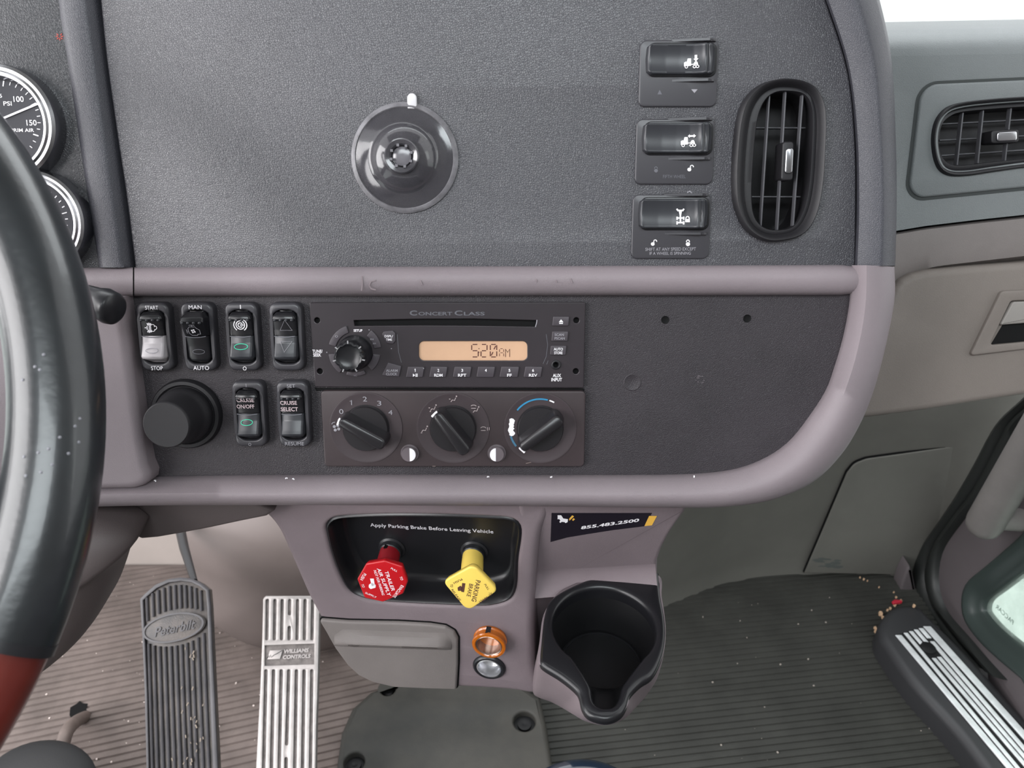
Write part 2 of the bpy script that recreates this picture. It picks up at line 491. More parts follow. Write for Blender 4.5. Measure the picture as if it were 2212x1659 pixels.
MP = {}
def pane_mat(name, tint, gloss, haze):
    m = bpy.data.materials.new(name); m.use_nodes = True; nt = m.node_tree; n = nt.nodes; l = nt.links; n.clear()
    o = n.new('ShaderNodeOutputMaterial'); tr = n.new('ShaderNodeBsdfTransparent'); tr.inputs[0].default_value = rgb(tint)
    gb = n.new('ShaderNodeBsdfGlossy'); gb.inputs['Roughness'].default_value = 0.03
    m1 = n.new('ShaderNodeMixShader'); m1.inputs[0].default_value = gloss
    l.new(tr.outputs[0], m1.inputs[1]); l.new(gb.outputs[0], m1.inputs[2])
    if haze:
        df = n.new('ShaderNodeBsdfDiffuse'); df.inputs[0].default_value = rgb((205, 222, 212))
        no = n.new('ShaderNodeTexNoise'); no.inputs['Scale'].default_value = 26; no.inputs['Detail'].default_value = 6
        tc = n.new('ShaderNodeTexCoord'); l.new(tc.outputs['Object'], no.inputs['Vector'])
        cr = n.new('ShaderNodeValToRGB'); cr.color_ramp.elements[0].position = .35; cr.color_ramp.elements[0].color = (haze * .35,) * 3 + (1,); cr.color_ramp.elements[1].position = .7; cr.color_ramp.elements[1].color = (haze,) * 3 + (1,)
        l.new(no.outputs[0], cr.inputs[0])
        m2 = n.new('ShaderNodeMixShader'); l.new(cr.outputs[0], m2.inputs[0]); l.new(m1.outputs[0], m2.inputs[1]); l.new(df.outputs[0], m2.inputs[2]); l.new(m2.outputs[0], o.inputs[0])
    else: l.new(m1.outputs[0], o.inputs[0])
    MP[name] = m; return m
pane_mat('pane', (248, 248, 248), .05, 0); pane_mat('dusty', (236, 242, 238), .05, .32)
v_out = [(1697, 170), (1750, 182), (1776, 215), (1783, 260), (1781, 330), (1776, 400), (1762, 465), (1735, 505), (1690, 520), (1650, 519), (1612, 495), (1590, 450), (1584, 400), (1586, 330), (1594, 260), (1610, 215), (1645, 182)]

# ================================================================== SETTING
def rails(pl, rs, N=60, n=8):
    g = G(); R = []
    for r in rs:
        pts, h = r[0], r[1]
        R.append(resample(cat(pl.pp(pts, h), n), N))
    return g.loft(R, closed=False)
def shift(pts, dx, dy=0):
    return [(p[0] + dx, p[1] + dy) for p in pts]

# cab floor, fire wall, roof, back wall, outer yard
def wbox(c, d): return G().box(c, d)
single('floor', wbox((-0.25, 0.15, -0.03), (2.16, 2.1, 0.04)), M_RUBBLK, kind='structure')
single('wall_front', wbox((-0.25, 1.145, 0.15), (2.16, 0.03, 0.56)), M_BEIGE, kind='structure')
single('wall_back', wbox((-0.2, -1.0, 1.2), (2.2, 0.04, 2.4)), M_HEAD, kind='structure')
single('ceiling', wbox((-0.2, -0.14, 2.42), (2.2, 1.76, 0.04)), M_HEAD, kind='structure')
single('wall_right', wbox((0.88, -0.45, 1.2), (0.04, 1.1, 2.4)), M_HEAD, kind='structure')
single('ground', wbox((0, 6, -1.25), (60, 60, 0.1)), M_GROUND, kind='structure')

# ------------------------------------------------------------------ ribbed mats
def ribbed(x0, x1, y0, y1, z, pitch, depth, clip=None, axis_tilt=0.0, y0c=0, y1c=2):
    """corrugated sheet: ribs run across the cab"""
    g = G(); n = int((y1 - y0) / pitch); rows = []
    prof = [(0.0, 0), (0.55, 0), (0.68, depth), (0.90, depth)]
    for i in range(n):
        for u, dz in prof:
            yy = y0 + (i + u) * pitch
            xs = [x0 + (x1 - x0) * k / 12 for k in range(13)]
            rows.append([Vector((x, min(max(yy + (x - (x0 + x1) / 2) * axis_tilt, y0c), y1c), z - dz + (clip(x, yy) if clip else 0))) for x in xs])
    g.loft(rows, closed=False)
    return g
# left footwell mat: ribs rise slightly to the right in the photo
lm = ribbed(-1.15, -0.20, 0.0, 1.3, 0.004, 0.0135, 0.003, axis_tilt=0.27, y0c=0.15, y1c=1.126)
single('floor_mat', lm, M_RUBBER, 'grey-brown ribbed rubber floor mat under the pedals, dusty with grit', 'floor mat', at=(-0.6, 0.6, 0), sharp=20)
rm = ribbed(-0.20, 0.80, 0.0, 1.2, 0.004, 0.0115, 0.0022, axis_tilt=0.12, y0c=0.10, y1c=1.12)
single('floor_mat', rm, M_RUBBER_SHADE, 'ribbed rubber floor mat with shade coloured in, below the cup holder on the passenger side', 'floor mat', at=(0.4, 0.6, 0), sharp=20)

# ------------------------------------------------------------------ upper dash panel
up_l = cat([(190, -190), (201, -110), (210, -60), (223, 70), (232, 150), (255, 310), (273, 430), (293, 590)], 6)
up_r = cat([(1848, 590), (1850, 450), (1848, 300), (1832, 150), (1785, 0), (1748, -110), (1700, -190)], 6)
poly = D.pp([(a[0], a[1]) for a in up_l] + [(a[0], a[1]) for a in up_r], 0)
t = Thing('dashboard', 'upper dash panel in charcoal grained vinyl carrying the suction cup', 'dash panel', D, D.p(1050, 300))
vh = offset(ccw(resample(cat(D.pp(v_out, 0), 8, True), 90, True)), .004)
t.add('panel', G().slab_hole(poly, [vh], -0.02, 0, 0.0015, .001), M_UP)
t.add('leak_block_board', G().slab(D.pp([(100, -190), (1680, -190), (1790, -70), (1860, 600), (1790, 850), (1680, 970), (1500, 1040), (-300, 1080), (-300, -70)], -.03), -.036, -.030), M_HOLE)  # unseen board, added to stop light leaking through the panel gaps
# scuff near the third plate
g = G().stroke(D.pp([(1484, 416), (1490, 413), (1494, 417), (1492, 423)]), 0.0007, z=0.00005)
t.add('scuff_mark', g, M_GREYI)

# instrument pod on the driver side
t = Thing('instrument_panel', 'grained gauge panel beside the wheel holding the two chrome-ringed gauges', 'instrument panel', D, D.p(60, 300))
pol = D.pp([(-260, -80), (124, -80), (140, 50), (150, 120), (165, 210), (183, 330), (201, 450), (222, 590), (-260, 590)], -0.002)
t.add('panel', G().slab(pol, -0.02, -0.002, 0.001), M_POD)
g = G()
for a in range(8):
    c = Vector(D.p(125, 77)); c.z = -0.0019; q = Vector((cos(a * pi / 4), sin(a * pi / 4), 0))
    if a not in (2,): g.stroke([c + q * 0.0009, c + q * 0.0024], 0.0005)
t.add('warning_symbol', g, M_REDI)

ridA0 = [(119, -60), (131, 50), (143, 120), (156, 210), (174, 330), (192, 450), (213, 578)]
ridA = [(122, -60), (136, 50), (148, 120), (161, 210), (179, 330), (197, 450), (218, 578)]
ridA2 = [(131, -60), (145, 50), (157, 120), (170, 210), (188, 330), (206, 450), (228, 578)]
ridB0 = [(168, -60), (184, 50), (196, 130), (214, 270), (230, 390), (244, 480), (257, 578)]
ridB = [(180, -60), (194, 50), (206, 130), (225, 270), (241, 390), (254, 480), (268, 578)]
ridC = [(203, -60), (219, 50), (229, 130), (248, 270), (264, 390), (277, 480), (289, 578)]
ridD = [(209, -60), (225, 50), (235, 130), (254, 270), (270, 390), (283, 480), (294, 578)]
g = rails(D, [(ridA0, -0.004), (ridA, 0.003), (ridA2, 0.0045), (ridB0, 0.0055), (ridB, 0.0045), (ridC, -0.003), (ridD, -0.006)])
n = 60
g.f.append(tuple(i * n + n - 1 for i in range(7)))
single('trim_1', g, M_UP2, kind='structure', plane=D, at=D.p(200, 300), sharp=50)

# right hand bolster of the upper panel, with its side wall going back to the passenger dash
b0 = [(1752, -60), (1785, 20), (1826, 150), (1843, 300), (1845, 450), (1840, 574)]
b1 = [(1762, -60), (1795, 15), (1836, 150), (1853, 300), (1856, 450), (1852, 574)]
b2 = [(1812, -60), (1846, 15), (1882, 140), (1898, 300), (1902, 440), (1898, 574)]
b3 = [(1828, -60), (1862, 15), (1893, 140), (1906, 300), (1910, 440), (1907, 574)]
b4 = [(1868, -60), (1893, 0), (1921, 130), (1930, 300), (1933, 440), (1929, 574)]
b5 = [(1876, -60), (1900, 0), (1926, 130), (1935, 300), (1937, 440), (1934, 574)]
g = rails(D, [(b0, -0.006), (b1, 0.004), (b2, 0.013), (b3, 0.013), (b4, 0.002), (b5, -0.012), (b5, -0.10)])
g.f.append(tuple(i * 60 + 59 for i in range(7)))
single('trim_2', g, M_UP2, kind='structure', plane=D, at=D.p(1890, 300), sharp=50)

# ------------------------------------------------------------------ trim bar between the panels
def bar(x0, x1, y0a, y1a, y0b, y1b, endr):
    """half-round bar between two pixel columns; cross-section rounded"""
    prof = []
    for k in range(11):
        a = pi * k / 10
        prof.append((0.5 - 0.5 * cos(a), sin(a) ** 0.7))
    R = []
    n = 26
    for i in range(n + 1):
        u = i / n
        if u < 0.5: u = 0.5 * (2 * u) ** 1.0
        x = x0 + (x1 - x0) * u
        s = 1.0
        ya = y0a + (y0b - y0a) * u; yb = y1a + (y1b - y1a) * u
        if endr:
            dd = (x1 - x); rr = 14.0
            if dd < rr: s = sqrt(max(0.0, 1 - ((rr - dd) / rr) ** 2)) * 0.22 + 0.78
            if dd < 0.5: s = 0.78
        m = (ya + yb) / 2; hh = (yb - ya) / 2
        ring = []
        for v, hz in prof:
            yy = m - hh * s + 2 * hh * s * v
            h = -0.004 + 0.013 * hz * (s if endr else 1)
            ring.append(D.p(x, yy, h))
        R.append(ring)
    g = G().loft(R, closed=False)
    b = len(g.v) // (n + 1)
    g.f.append(tuple(range(b))); g.f.append(tuple(n * b + i for i in reversed(range(b))))
    return g
bar1 = bar(290, 1878, 577, 640, 571, 637, True)
t = Thing('trim_bar', 'long mauve-grey rounded trim bar between the upper and lower dash panels', 'trim bar', D, D.p(1080, 606))
t.add('bar', bar1, M_MAUVE, sharp=50)
m_sc = mat('scuff_mauve', (118, 106, 110), 0.6)
for l_ in ([(782, 596), (783, 612), (781, 628)], [(812, 606), (802, 608), (797, 616), (802, 624), (812, 626)], [(908, 606), (912, 616)], [(1158, 603), (1159, 609)], [(1201, 604), (1202, 611)], [(1232, 602), (1236, 612)]):
    t.add('scuff_mark', G().stroke([D.p(x, y, .0092) for x, y in l_], .0008, th=.0003), m_sc)
bar2 = bar(120, 287, 578, 642, 577, 641, False)
single('trim_bar', bar2, M_MAUVE, 'short stub of mauve-grey trim bar next to the steering wheel, left of the seam', 'trim bar', D, D.p(245, 608), sharp=50)

# ------------------------------------------------------------------ lower panel and its bezel
HL = -0.004
lp = [(245, 630), (1845, 628), (1840, 700), (1822, 790), (1790, 880), (1735, 960), (1680, 1000), (1600, 1032), (1480, 1040), (240, 1044)]
t = Thing('switch_panel', 'lower dash panel of dark fine-grained vinyl around the radio, switches and climate controls', 'dash panel', D, D.p(1000, 830))
t.add('panel', G().slab(D.pp(lp, HL), HL - 0.015, HL, 0), M_LOW)
for x, y in ((1437, 691), (1614, 688)):
    c = D.p(x, y, HL)
    t.add('screw_hole', G().lathe(c.x, c.y, [(0.0028, HL - 0.0001), (0.0026, HL + 0.0004), (0.002, HL + 0.0002), (0.0017, HL + 0.0001)], 20), M_HOLE)
c = D.p(1366, 826, HL); t.add('scuff_mark', G().lathe(c.x, c.y, [(0.0062, HL), (0.0060, HL + 0.0002), (0.0056, HL + 0.0003), (0.0052, HL + 0.0002), (0.005, HL + 0.0001)], 28), M_LOW)
g = G()
random.seed(3)
for k in range(9):
    c = D.p(1512 + random.uniform(-14, 12), 821 + random.uniform(-9, 9), HL)
    g.stroke([c, c + Vector((random.uniform(-.002, .002), random.uniform(-.001, .001), 0))], 0.0006, th=0.0001)
t.add('scuff_mark', g, mat('scuff_grey', (84, 78, 82), 0.6))

# bezel: inner foot, shoulder, crown, ridge, silhouette, back
in0 = [(1838, 573), (1836, 640), (1829, 690), (1818, 740), (1803, 790), (1785, 840), (1752, 893), (1702, 955), (1640, 995), (1565, 1017), (1450, 1025), (1200, 1026), (900, 1025), (600, 1026), (320, 1030), (120, 1036)]
in1 = [(1842, 573), (1841, 640), (1835, 692), (1824, 744), (1810, 796), (1791, 848), (1757, 902), (1707, 964), (1644, 1003), (1567, 1026), (1450, 1035), (1200, 1036), (900, 1036), (600, 1037), (320, 1042), (120, 1048)]
mid = [(1872, 573), (1871, 640), (1864, 700), (1851, 762), (1834, 820), (1812, 876), (1775, 938), (1722, 996), (1654, 1037), (1570, 1058), (1450, 1064), (1200, 1064), (900, 1064), (600, 1064), (320, 1066), (120, 1072)]
rid = [(1898, 574), (1900, 640), (1892, 704), (1878, 772), (1860, 836), (1836, 896), (1795, 962), (1738, 1022), (1664, 1060), (1572, 1079), (1450, 1083), (1200, 1082), (900, 1081), (600, 1080), (320, 1081), (120, 1087)]
out = [(1928, 576), (1929, 640), (1917, 712), (1901, 782), (1882, 848), (1856, 910), (1815, 978), (1754, 1038), (1672, 1076), (1574, 1092), (1450, 1095), (1200, 1092), (900, 1090), (600, 1089), (320, 1090), (120, 1095)]
ou2 = [(p[0] + (4 if i < 8 else 2), p[1] + (2 if i > 4 else 0)) for i, p in enumerate(out)]
g = rails(D, [(in0, HL - 0.004), (in0, HL), (in1, 0.003), (mid, 0.0125), (rid, 0.0125), (out, 0.004), (ou2, -0.006), (ou2, -0.10)], N=120, n=8)
single('bezel', g, M_MAUVE, 'mauve-grey bezel curving round the lower dash panel from right side to bottom', 'bezel', D, D.p(1000, 1060), sharp=60)
# left side piece of the bezel
l_in = [(262, 628), (268, 700), (284, 800), (298, 900), (308, 968)]
l_in2 = [(258, 628), (263, 700), (277, 800), (291, 900), (302, 968)]
g = G()
left = [(-300, 641), (262, 641), (268, 690), (277, 760), (288, 840), (299, 920), (306, 966), (313, 1003), (322, 1024), (320, 1040), (306, 1052), (285, 1058), (-300, 1070)]
g.slab(D.pp(left, 0.012), -0.012, 0.012, 0.006, seg=5)
single('bezel', g, M_MAUVE, 'mauve-grey side piece of the lower bezel between steering wheel and rocker switches', 'bezel', D, D.p(240, 850), sharp=40)
# crumbs lying in the crease of the bezel
random.seed(5)
for x, y in ((337, 1038), (356, 1057), (465, 1053), (620, 1032), (635, 1034), (1055, 1029), (1190, 1030), (1499, 1029)):
    c = D.p(x, y + 0, 0.0035)
    gg = G(); a = random.uniform(0, 3)
    gg.box((0, 0, 0.0006), (0.0013, 0.0007, 0.0006)); gg.add(G().box((0.0006, 0.0003, 0.0010), (0.0006, 0.0008, 0.0004)))
    gg.tf(lambda q: Vector((q.x * cos(a) - q.y * sin(a) + c.x, q.x * sin(a) + q.y * cos(a) + c.y, q.z + c.z)))
    single('crumb', gg, M_WHITE, 'tiny pale crumb lying in the crease under the switches and radio', 'crumb', D, c, group='crumbs in the bezel crease')

# ================================================================== SUCTION CUP
c = D.p(873, 341, 0.004)
t = Thing('suction_cup', 'clear smoky suction cup stuck on the upper dash panel, pull tab on top', 'suction cup', D, (c.x, c.y, 0))
mm = D.mm(873, 341)
R1 = 113 * mm; R2 = 70 * mm; R3 = 36 * mm; R4 = 22 * mm
prof = [(R1, 0.0002), (R1 + 0.0004, 0.0009), (R1, 0.0016), (R1 * 0.93, 0.0022), (R1 * 0.84, 0.0030), (R2 * 1.12, 0.0044), (R2 * 1.02, 0.0056), (R2 * 0.97, 0.0068),
        (R2 * 0.86, 0.0098), (R3 * 1.25, 0.0130), (R3 * 1.02, 0.0142), (R3, 0.0165), (R3 * 0.93, 0.0172), (R4 * 1.15, 0.0166), (R4 * 1.02, 0.0150), (R4 * 0.98, 0.0122)]
g = G().lathe(c.x, c.y, prof, 64, cap0=False, cap1=False)
g.lathe(c.x, c.y, [(R4 * 0.98, 0.0122), (R4 * .6, 0.0118), (0.0005, 0.0115)], 64, cap0=False, cap1=True)
t.add('cup', g, mat('smoky_vinyl_solid', (100, 98, 104), 0.14, spec=0.7, coat=0.5, trans=0.7, ior=1.4, mottle=0.1, mscale=40))
g = G().lathe(c.x, c.y, [(R4 * .9, 0.0118), (R4 * .88, 0.0140), (R4 * .5, 0.0148), (0.0004, 0.0146)], 40, cap0=False)
for k in range(8):
    a = k * pi / 4 + 0.3
    g.box((c.x + R4 * 1.02 * cos(a), c.y + R4 * 1.02 * sin(a), 0.0166), (0.0016, 0.0016, 0.002))
t.add('socket_boss', g, mat('smoky_vinyl_boss', (100, 98, 103), 0.2, spec=0.7))
g = G().lathe(c.x, c.y, [(R1 * .925, .0023), (R1 * .94, .0029), (R1 * .985, .0024), (R1 + .0008, .0012), (R1 + .0006, .0003)], 72, cap0=False, cap1=False)
t.add('rim_bead', g, mat('hazy_vinyl_edge', (122, 120, 124), 0.3, trans=0.3, ior=1.4, mottle=.35, mscale=90))
tb = D.p(890, 214, 0.002)
g = G().slab(fillet([(tb.x - .0031, tb.y - .006), (tb.x + .0031, tb.y - .006), (tb.x + .0031, tb.y + .0036), (tb.x - .0031, tb.y + .0036)], [0, 0, .003, .003], 6), 0.0006, 0.0026, 0.0008)
t.add('pull_tab', g, mat('milky_vinyl', (205, 203, 206), 0.35, trans=0.2), label='milky white pull tab')

# ================================================================== VERTICAL ROCKER SWITCHES
def ell(cx, cy, rx, ry, n=28, a0=0.0, a1=2 * pi):
    return [(cx + rx * cos(a0 + (a1 - a0) * i / n), cy - ry * sin(a0 + (a1 - a0) * i / n)) for i in range(n + 1)]
def inks(pl, lines, wpx, h, zf=None, closed=()):
    g = G()
    for i, l in enumerate(lines):
        pts = pl.pp(l, h); w = wpx * pl.mm(l[0][0], l[0][1], h)
        g.stroke(pts, w, closed=(i in closed))
    if zf: g.tf(lambda q: Vector((q.x, q.y, q.z - h + zf(q))))
    return g
def ptext(pl, s, x0, y0, x1, y1, cap, h, bold=0.0, shear=0.0, zf=None):
    a = pl.p(x0, y0, h); b = pl.p(x1, y1, h)
    k = (b - a).length / max(hypot(x1 - x0, y1 - y0), 1e-6)
    g = text(s, a, b, cap * k, h, bold, shear)
    if zf: g.tf(lambda q: Vector((q.x, q.y, q.z - h + zf(q))))
    return g
def pfill(pl, pts, h, th=0.00015, zf=None):
    g = G().slab(pl.pp(pts, h), h, h + th)
    if zf: g.tf(lambda q: Vector((q.x, q.y, q.z - h + zf(q))))
    return g

PH = 0.0045
def interp(tab, x):
    if x >= tab[0][0]: return tab[0][1]
    for (a, za), (b, zb) in zip(tab, tab[1:]):
        if x >= b: return zb + (za - zb) * (x - b) / (a - b)
    return tab[-1][1]
def rocker_switch(px, py, label, up=False, lens=None, words=(), draw=None, lens_mark=None):
    c = D.p(px, py, PH); cx, cy = c.x, c.y
    t = Thing('rocker_switch', label, 'switch', D, (cx, cy, HL), group='black rocker switches left of the radio')
    w, h = 0.0220, 0.0465
    op = fillet([(cx - .0093, cy - .0185), (cx + .0093, cy - .0185), (cx + .0093, cy + .0183), (cx - .0093, cy + .0183)], .007, 6)
    g = G().slab_hole(rrect(cx, cy, w, h, 0.0052, 6), [op], HL, PH, r=0.0024, rh=0.0012, seg=4, hz=HL + 0.001)
    t.add('housing', g, M_PLATE, sharp=50)
    g = G().slab(offset(ccw(op), -0.0004), HL + 0.0005, HL + 0.0012); t.add('well', g, M_HOLE)
    if up:
        tab = [(.0172, .0040), (.0166, .0095), (.0140, .0130), (.0115, .0148), (.0102, .0141), (.0014, .0080), (-.0060, .0062), (-.0150, .0050), (-.0165, .0042), (-.0172, .0010)]
    else:
        tab = [(.0172, .0020), (.0168, .0055), (.0142, .0086), (.0126, .0090), (.0112, .0081), (.0050, .0068), (.0014, .0066), (-.0040, .0074), (-.0104, .0098), (-.0124, .0107), (-.0140, .0098), (-.0174, .0010)]
    def section(y, z, w2, r=0.0018):
        z0 = HL + 0.001; z = max(z, z0 + r + 0.0003)
        pts = [(-w2 - .0006, z0), (-w2, z - r), (-w2 + r * .3, z - r * .3), (-w2 + r, z), (0, z + 0.0003), (w2 - r, z), (w2 - r * .3, z - r * .3), (w2, z - r), (w2 + .0006, z0)]
        return [Vector((cx + a, cy + y, b)) for a, b in pts]
    def body(y0, y1, w2):
        ys = sorted(set([y0, y1] + [a for a, _ in tab if y1 < a < y0] + [y0 + (y1 - y0) * k / 14 for k in range(15)]), reverse=True)
        R = []
        for y in ys:
            e_ = min(y - (-.0176), .0176 - y); k = w2 - max(0, (.004 - e_)) * 0.55
            R.append(section(y, interp(tab, y), k))
        return G().loft(R, closed=False) if False else G().loft(R, closed=True, cap0=True, cap1=True)
    split = 0.0014
    zf = lambda q: interp(tab, q.y - cy) + 0.0007
    r1 = body(.0176, split, .0078); rk = t.add('rocker', r1, M_ROCKD, sharp=50)
    g = G()
    yl = .0118 if not up else .0106
    for k in range(4):
        x = cx - .0058 + k * .0038
        z = interp(tab, yl) + 0.0002
        g.loft([[Vector((x + a * .0011 * cos(u * pi / 4), cy + yl + a * .0010 * sin(u * pi / 4), z + b * .0009)) for u in range(8)] for a, b in ((1, 0), (.8, .6), (.3, 1))], cap1=True)
    t.add('grip_bump', g, M_ROCK, parent=rk)
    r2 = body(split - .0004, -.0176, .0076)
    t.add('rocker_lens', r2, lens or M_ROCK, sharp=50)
    pts = [Vector((cx - .0070 + .0140 * k / 12, cy + split - .0004 - .0008 * sin(pi * k / 12), 0)) for k in range(13)]
    g = G().stroke(pts, .0005, th=.0005); g.tf(lambda q: Vector((q.x, q.y, q.z + zf(q) + .0000)))
    t.add('split_line', g, M_DIMI, parent=rk)
    for s, x0, x1, y, cap in words:
        t.add('lettering', ptext(D, s, x0, y, x1, y, cap, PH, 0.0), M_WHITE if cap > 8.5 else M_GREYI)
    if draw:
        for gg, m in draw(zf): t.add('symbol', gg, m, parent=rk)
    if lens_mark:
        ex, ey, rx, ry, m = lens_mark
        g = inks(D, [ell(ex, ey, rx, ry)[:-1]], 1.1, 0.009, zf, closed=(0,)); t.add('symbol', g, m)
    return t

def sym_regen(zf):
    x, y = 324.5, 708; g = G(); h = .008
    for k in range(3):
        g.add(inks(D, [[(x - 6 + 3.6 * k, y - 11 + abs(k - 1)), (x - 4 + 3 * k, y - 5)], [(x - 6 + 3.6 * k, y + 11 - abs(k - 1)), (x - 4 + 3 * k, y + 5)]], 2.4, h, zf))
    for yy in (-3, 0, 3):
        g.add(inks(D, [[(x - 12 if yy == 0 else x - 8, y + yy), (x - 5, y + yy)], [(x - 3, y + yy), (x + 2, y + yy)]], 1.7, h, zf))
    g.add(inks(D, [ell(x + 5, y - 4, 4.5, 3.4, 14, -0.6, 3.0), ell(x + 10, y + 0, 4, 4, 12, -1.6, 1.6), ell(x + 5, y + 5, 4.5, 3, 14, -3.0, 0.6)], 1.2, h, zf))
    return [(g, M_WHITE)]
def sym_engine(zf):
    x, y = 419, 714; h = .010
    o = [(-10, -5), (-6, -9), (6, -9), (9, -5), (14, -2), (14, 8), (9, 8), (6, 11), (-5, 11), (-9, 6), (-10, 6)]
    g = inks(D, [[(x + a, y + b) for a, b in o], [(x - 6, y - 13), (x + 6, y - 13)], [(x, y - 13), (x, y - 9)], [(x - 14, y - 3), (x - 14, y + 6)], [(x - 14, y + 1), (x - 10, y + 1)]], 1.1, h, zf, closed=(0,))
    g2 = G()
    for k in range(4):
        a = k * pi / 2 + .5
        g2.add(pfill(D, ell(x + 3.2 * cos(a), y + 1 + 3 * sin(a), 1.9, 1.9, 10)[:-1], h, zf=zf))
    for g_ in (g2,): pass
    return [(g, M_GREYI), (g2, M_WHITE)]
def sym_brake(zf):
    x, y = 519.5, 702; h = .008
    g = inks(D, [ell(x, y, 9.2, 9.2)[:-1], ell(x, y, 14, 13.5, 16, 2.15, 4.1), ell(x, y, 14, 13.5, 16, -1.0, 1.0), ell(x, y, 5, 4.8, 14, 0.5, 5.6), [(x - 1, y), (x + 7, y)]], 2.0, h, zf, closed=(0,))
    return [(g, M_WHITE)]
def sym_tri(zf):
    g = inks(D, [[(616, 691), (604.6, 713.8), (630.8, 713.8)]], 1.1, .008, zf, closed=(0,))
    g.add(inks(D, [[(605, 737.6), (631, 737.6), (616, 759.7)]], 1.1, .008, zf, closed=(0,)))
    return [(g, M_GREYI)]
def sym_words(a, x0, x1, y0, b, x2, x3, y1):
    def f(zf):
        g = ptext(D, a, x0, y0, x1, y0, 9, .0078, 0.012, zf=zf); g.add(ptext(D, b, x2, y1, x3, y1, 9, .0074, 0.012, zf=zf))
        return [(g, mat('pinkish_grey_ink', (188, 170, 174), 0.6))]
    return f
SW = 'black rocker switch '
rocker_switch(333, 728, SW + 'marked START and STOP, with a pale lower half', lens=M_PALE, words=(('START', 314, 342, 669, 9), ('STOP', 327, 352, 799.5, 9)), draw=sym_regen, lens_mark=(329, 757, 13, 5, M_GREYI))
rocker_switch(428, 728, SW + 'marked MAN and AUTO, its upper half standing out', up=True, words=(('MAN', 408, 436, 668, 9.2), ('AUTO', 418, 452, 799, 9)), draw=sym_engine, lens_mark=(426, 761, 13, 5, M_DIMI), lens=M_ROCKD)
rocker_switch(523, 728, SW + 'with a ringed C brake symbol above a green oval', words=(('I', 519, 520.6, 667, 9), ('O', 525, 533, 800, 9)), draw=sym_brake, lens_mark=(520.5, 749, 14.5, 6, M_GREEN))
rocker_switch(618, 728, SW + 'with outlined up and down triangles beside the radio', draw=sym_tri)
rocker_switch(537.5, 895, SW + 'lettered CRUISE ON/OFF with a green oval', words=(('I', 531.4, 532.6, 836, 8), ('O', 537, 543, 963, 7)), draw=sym_words('CRUISE', 512, 550, 868, 'ON/OFF', 512, 550, 882), lens_mark=(532.5, 913, 12.5, 6, M_GREEN))
rocker_switch(633, 895, SW + 'lettered CRUISE SELECT, marked SET and RESUME', words=(('SET', 620, 638, 837.5, 8), ('RESUME', 616, 657, 962, 8)), draw=sym_words('CRUISE', 606, 642, 874, 'SELECT', 607, 644, 888))

# ------------------------------------------------------------------ big round knob
c = D.p(405, 893, HL)
t = Thing('headlight_knob', 'large matte black round knob below the rocker switches, near the wheel', 'knob', D, (c.x, c.y, HL))
m_ = D.mm(405, 893)
g = G().lathe(c.x, c.y, [(77 * m_, HL), (76 * m_, HL + .003), (73 * m_, HL + .0048), (66 * m_, HL + .005), (62 * m_, HL + .0036)], 64)
t.add('base_ring', g, M_BLKM)
R = 61 * m_
g = G().lathe(c.x, c.y, [(R, HL + .003), (R, HL + .0075), (R * .97, HL + .0100), (R * .90, HL + .0120), (R * .84, HL + .0150), (R * .81, HL + .026), (R * .80, HL + .032), (R * .775, HL + .0338), (R * .75, HL + .0343), (0.0005, HL + .0343)], 64, cap1=True)
t.add('knob_body', g, M_BLKM)

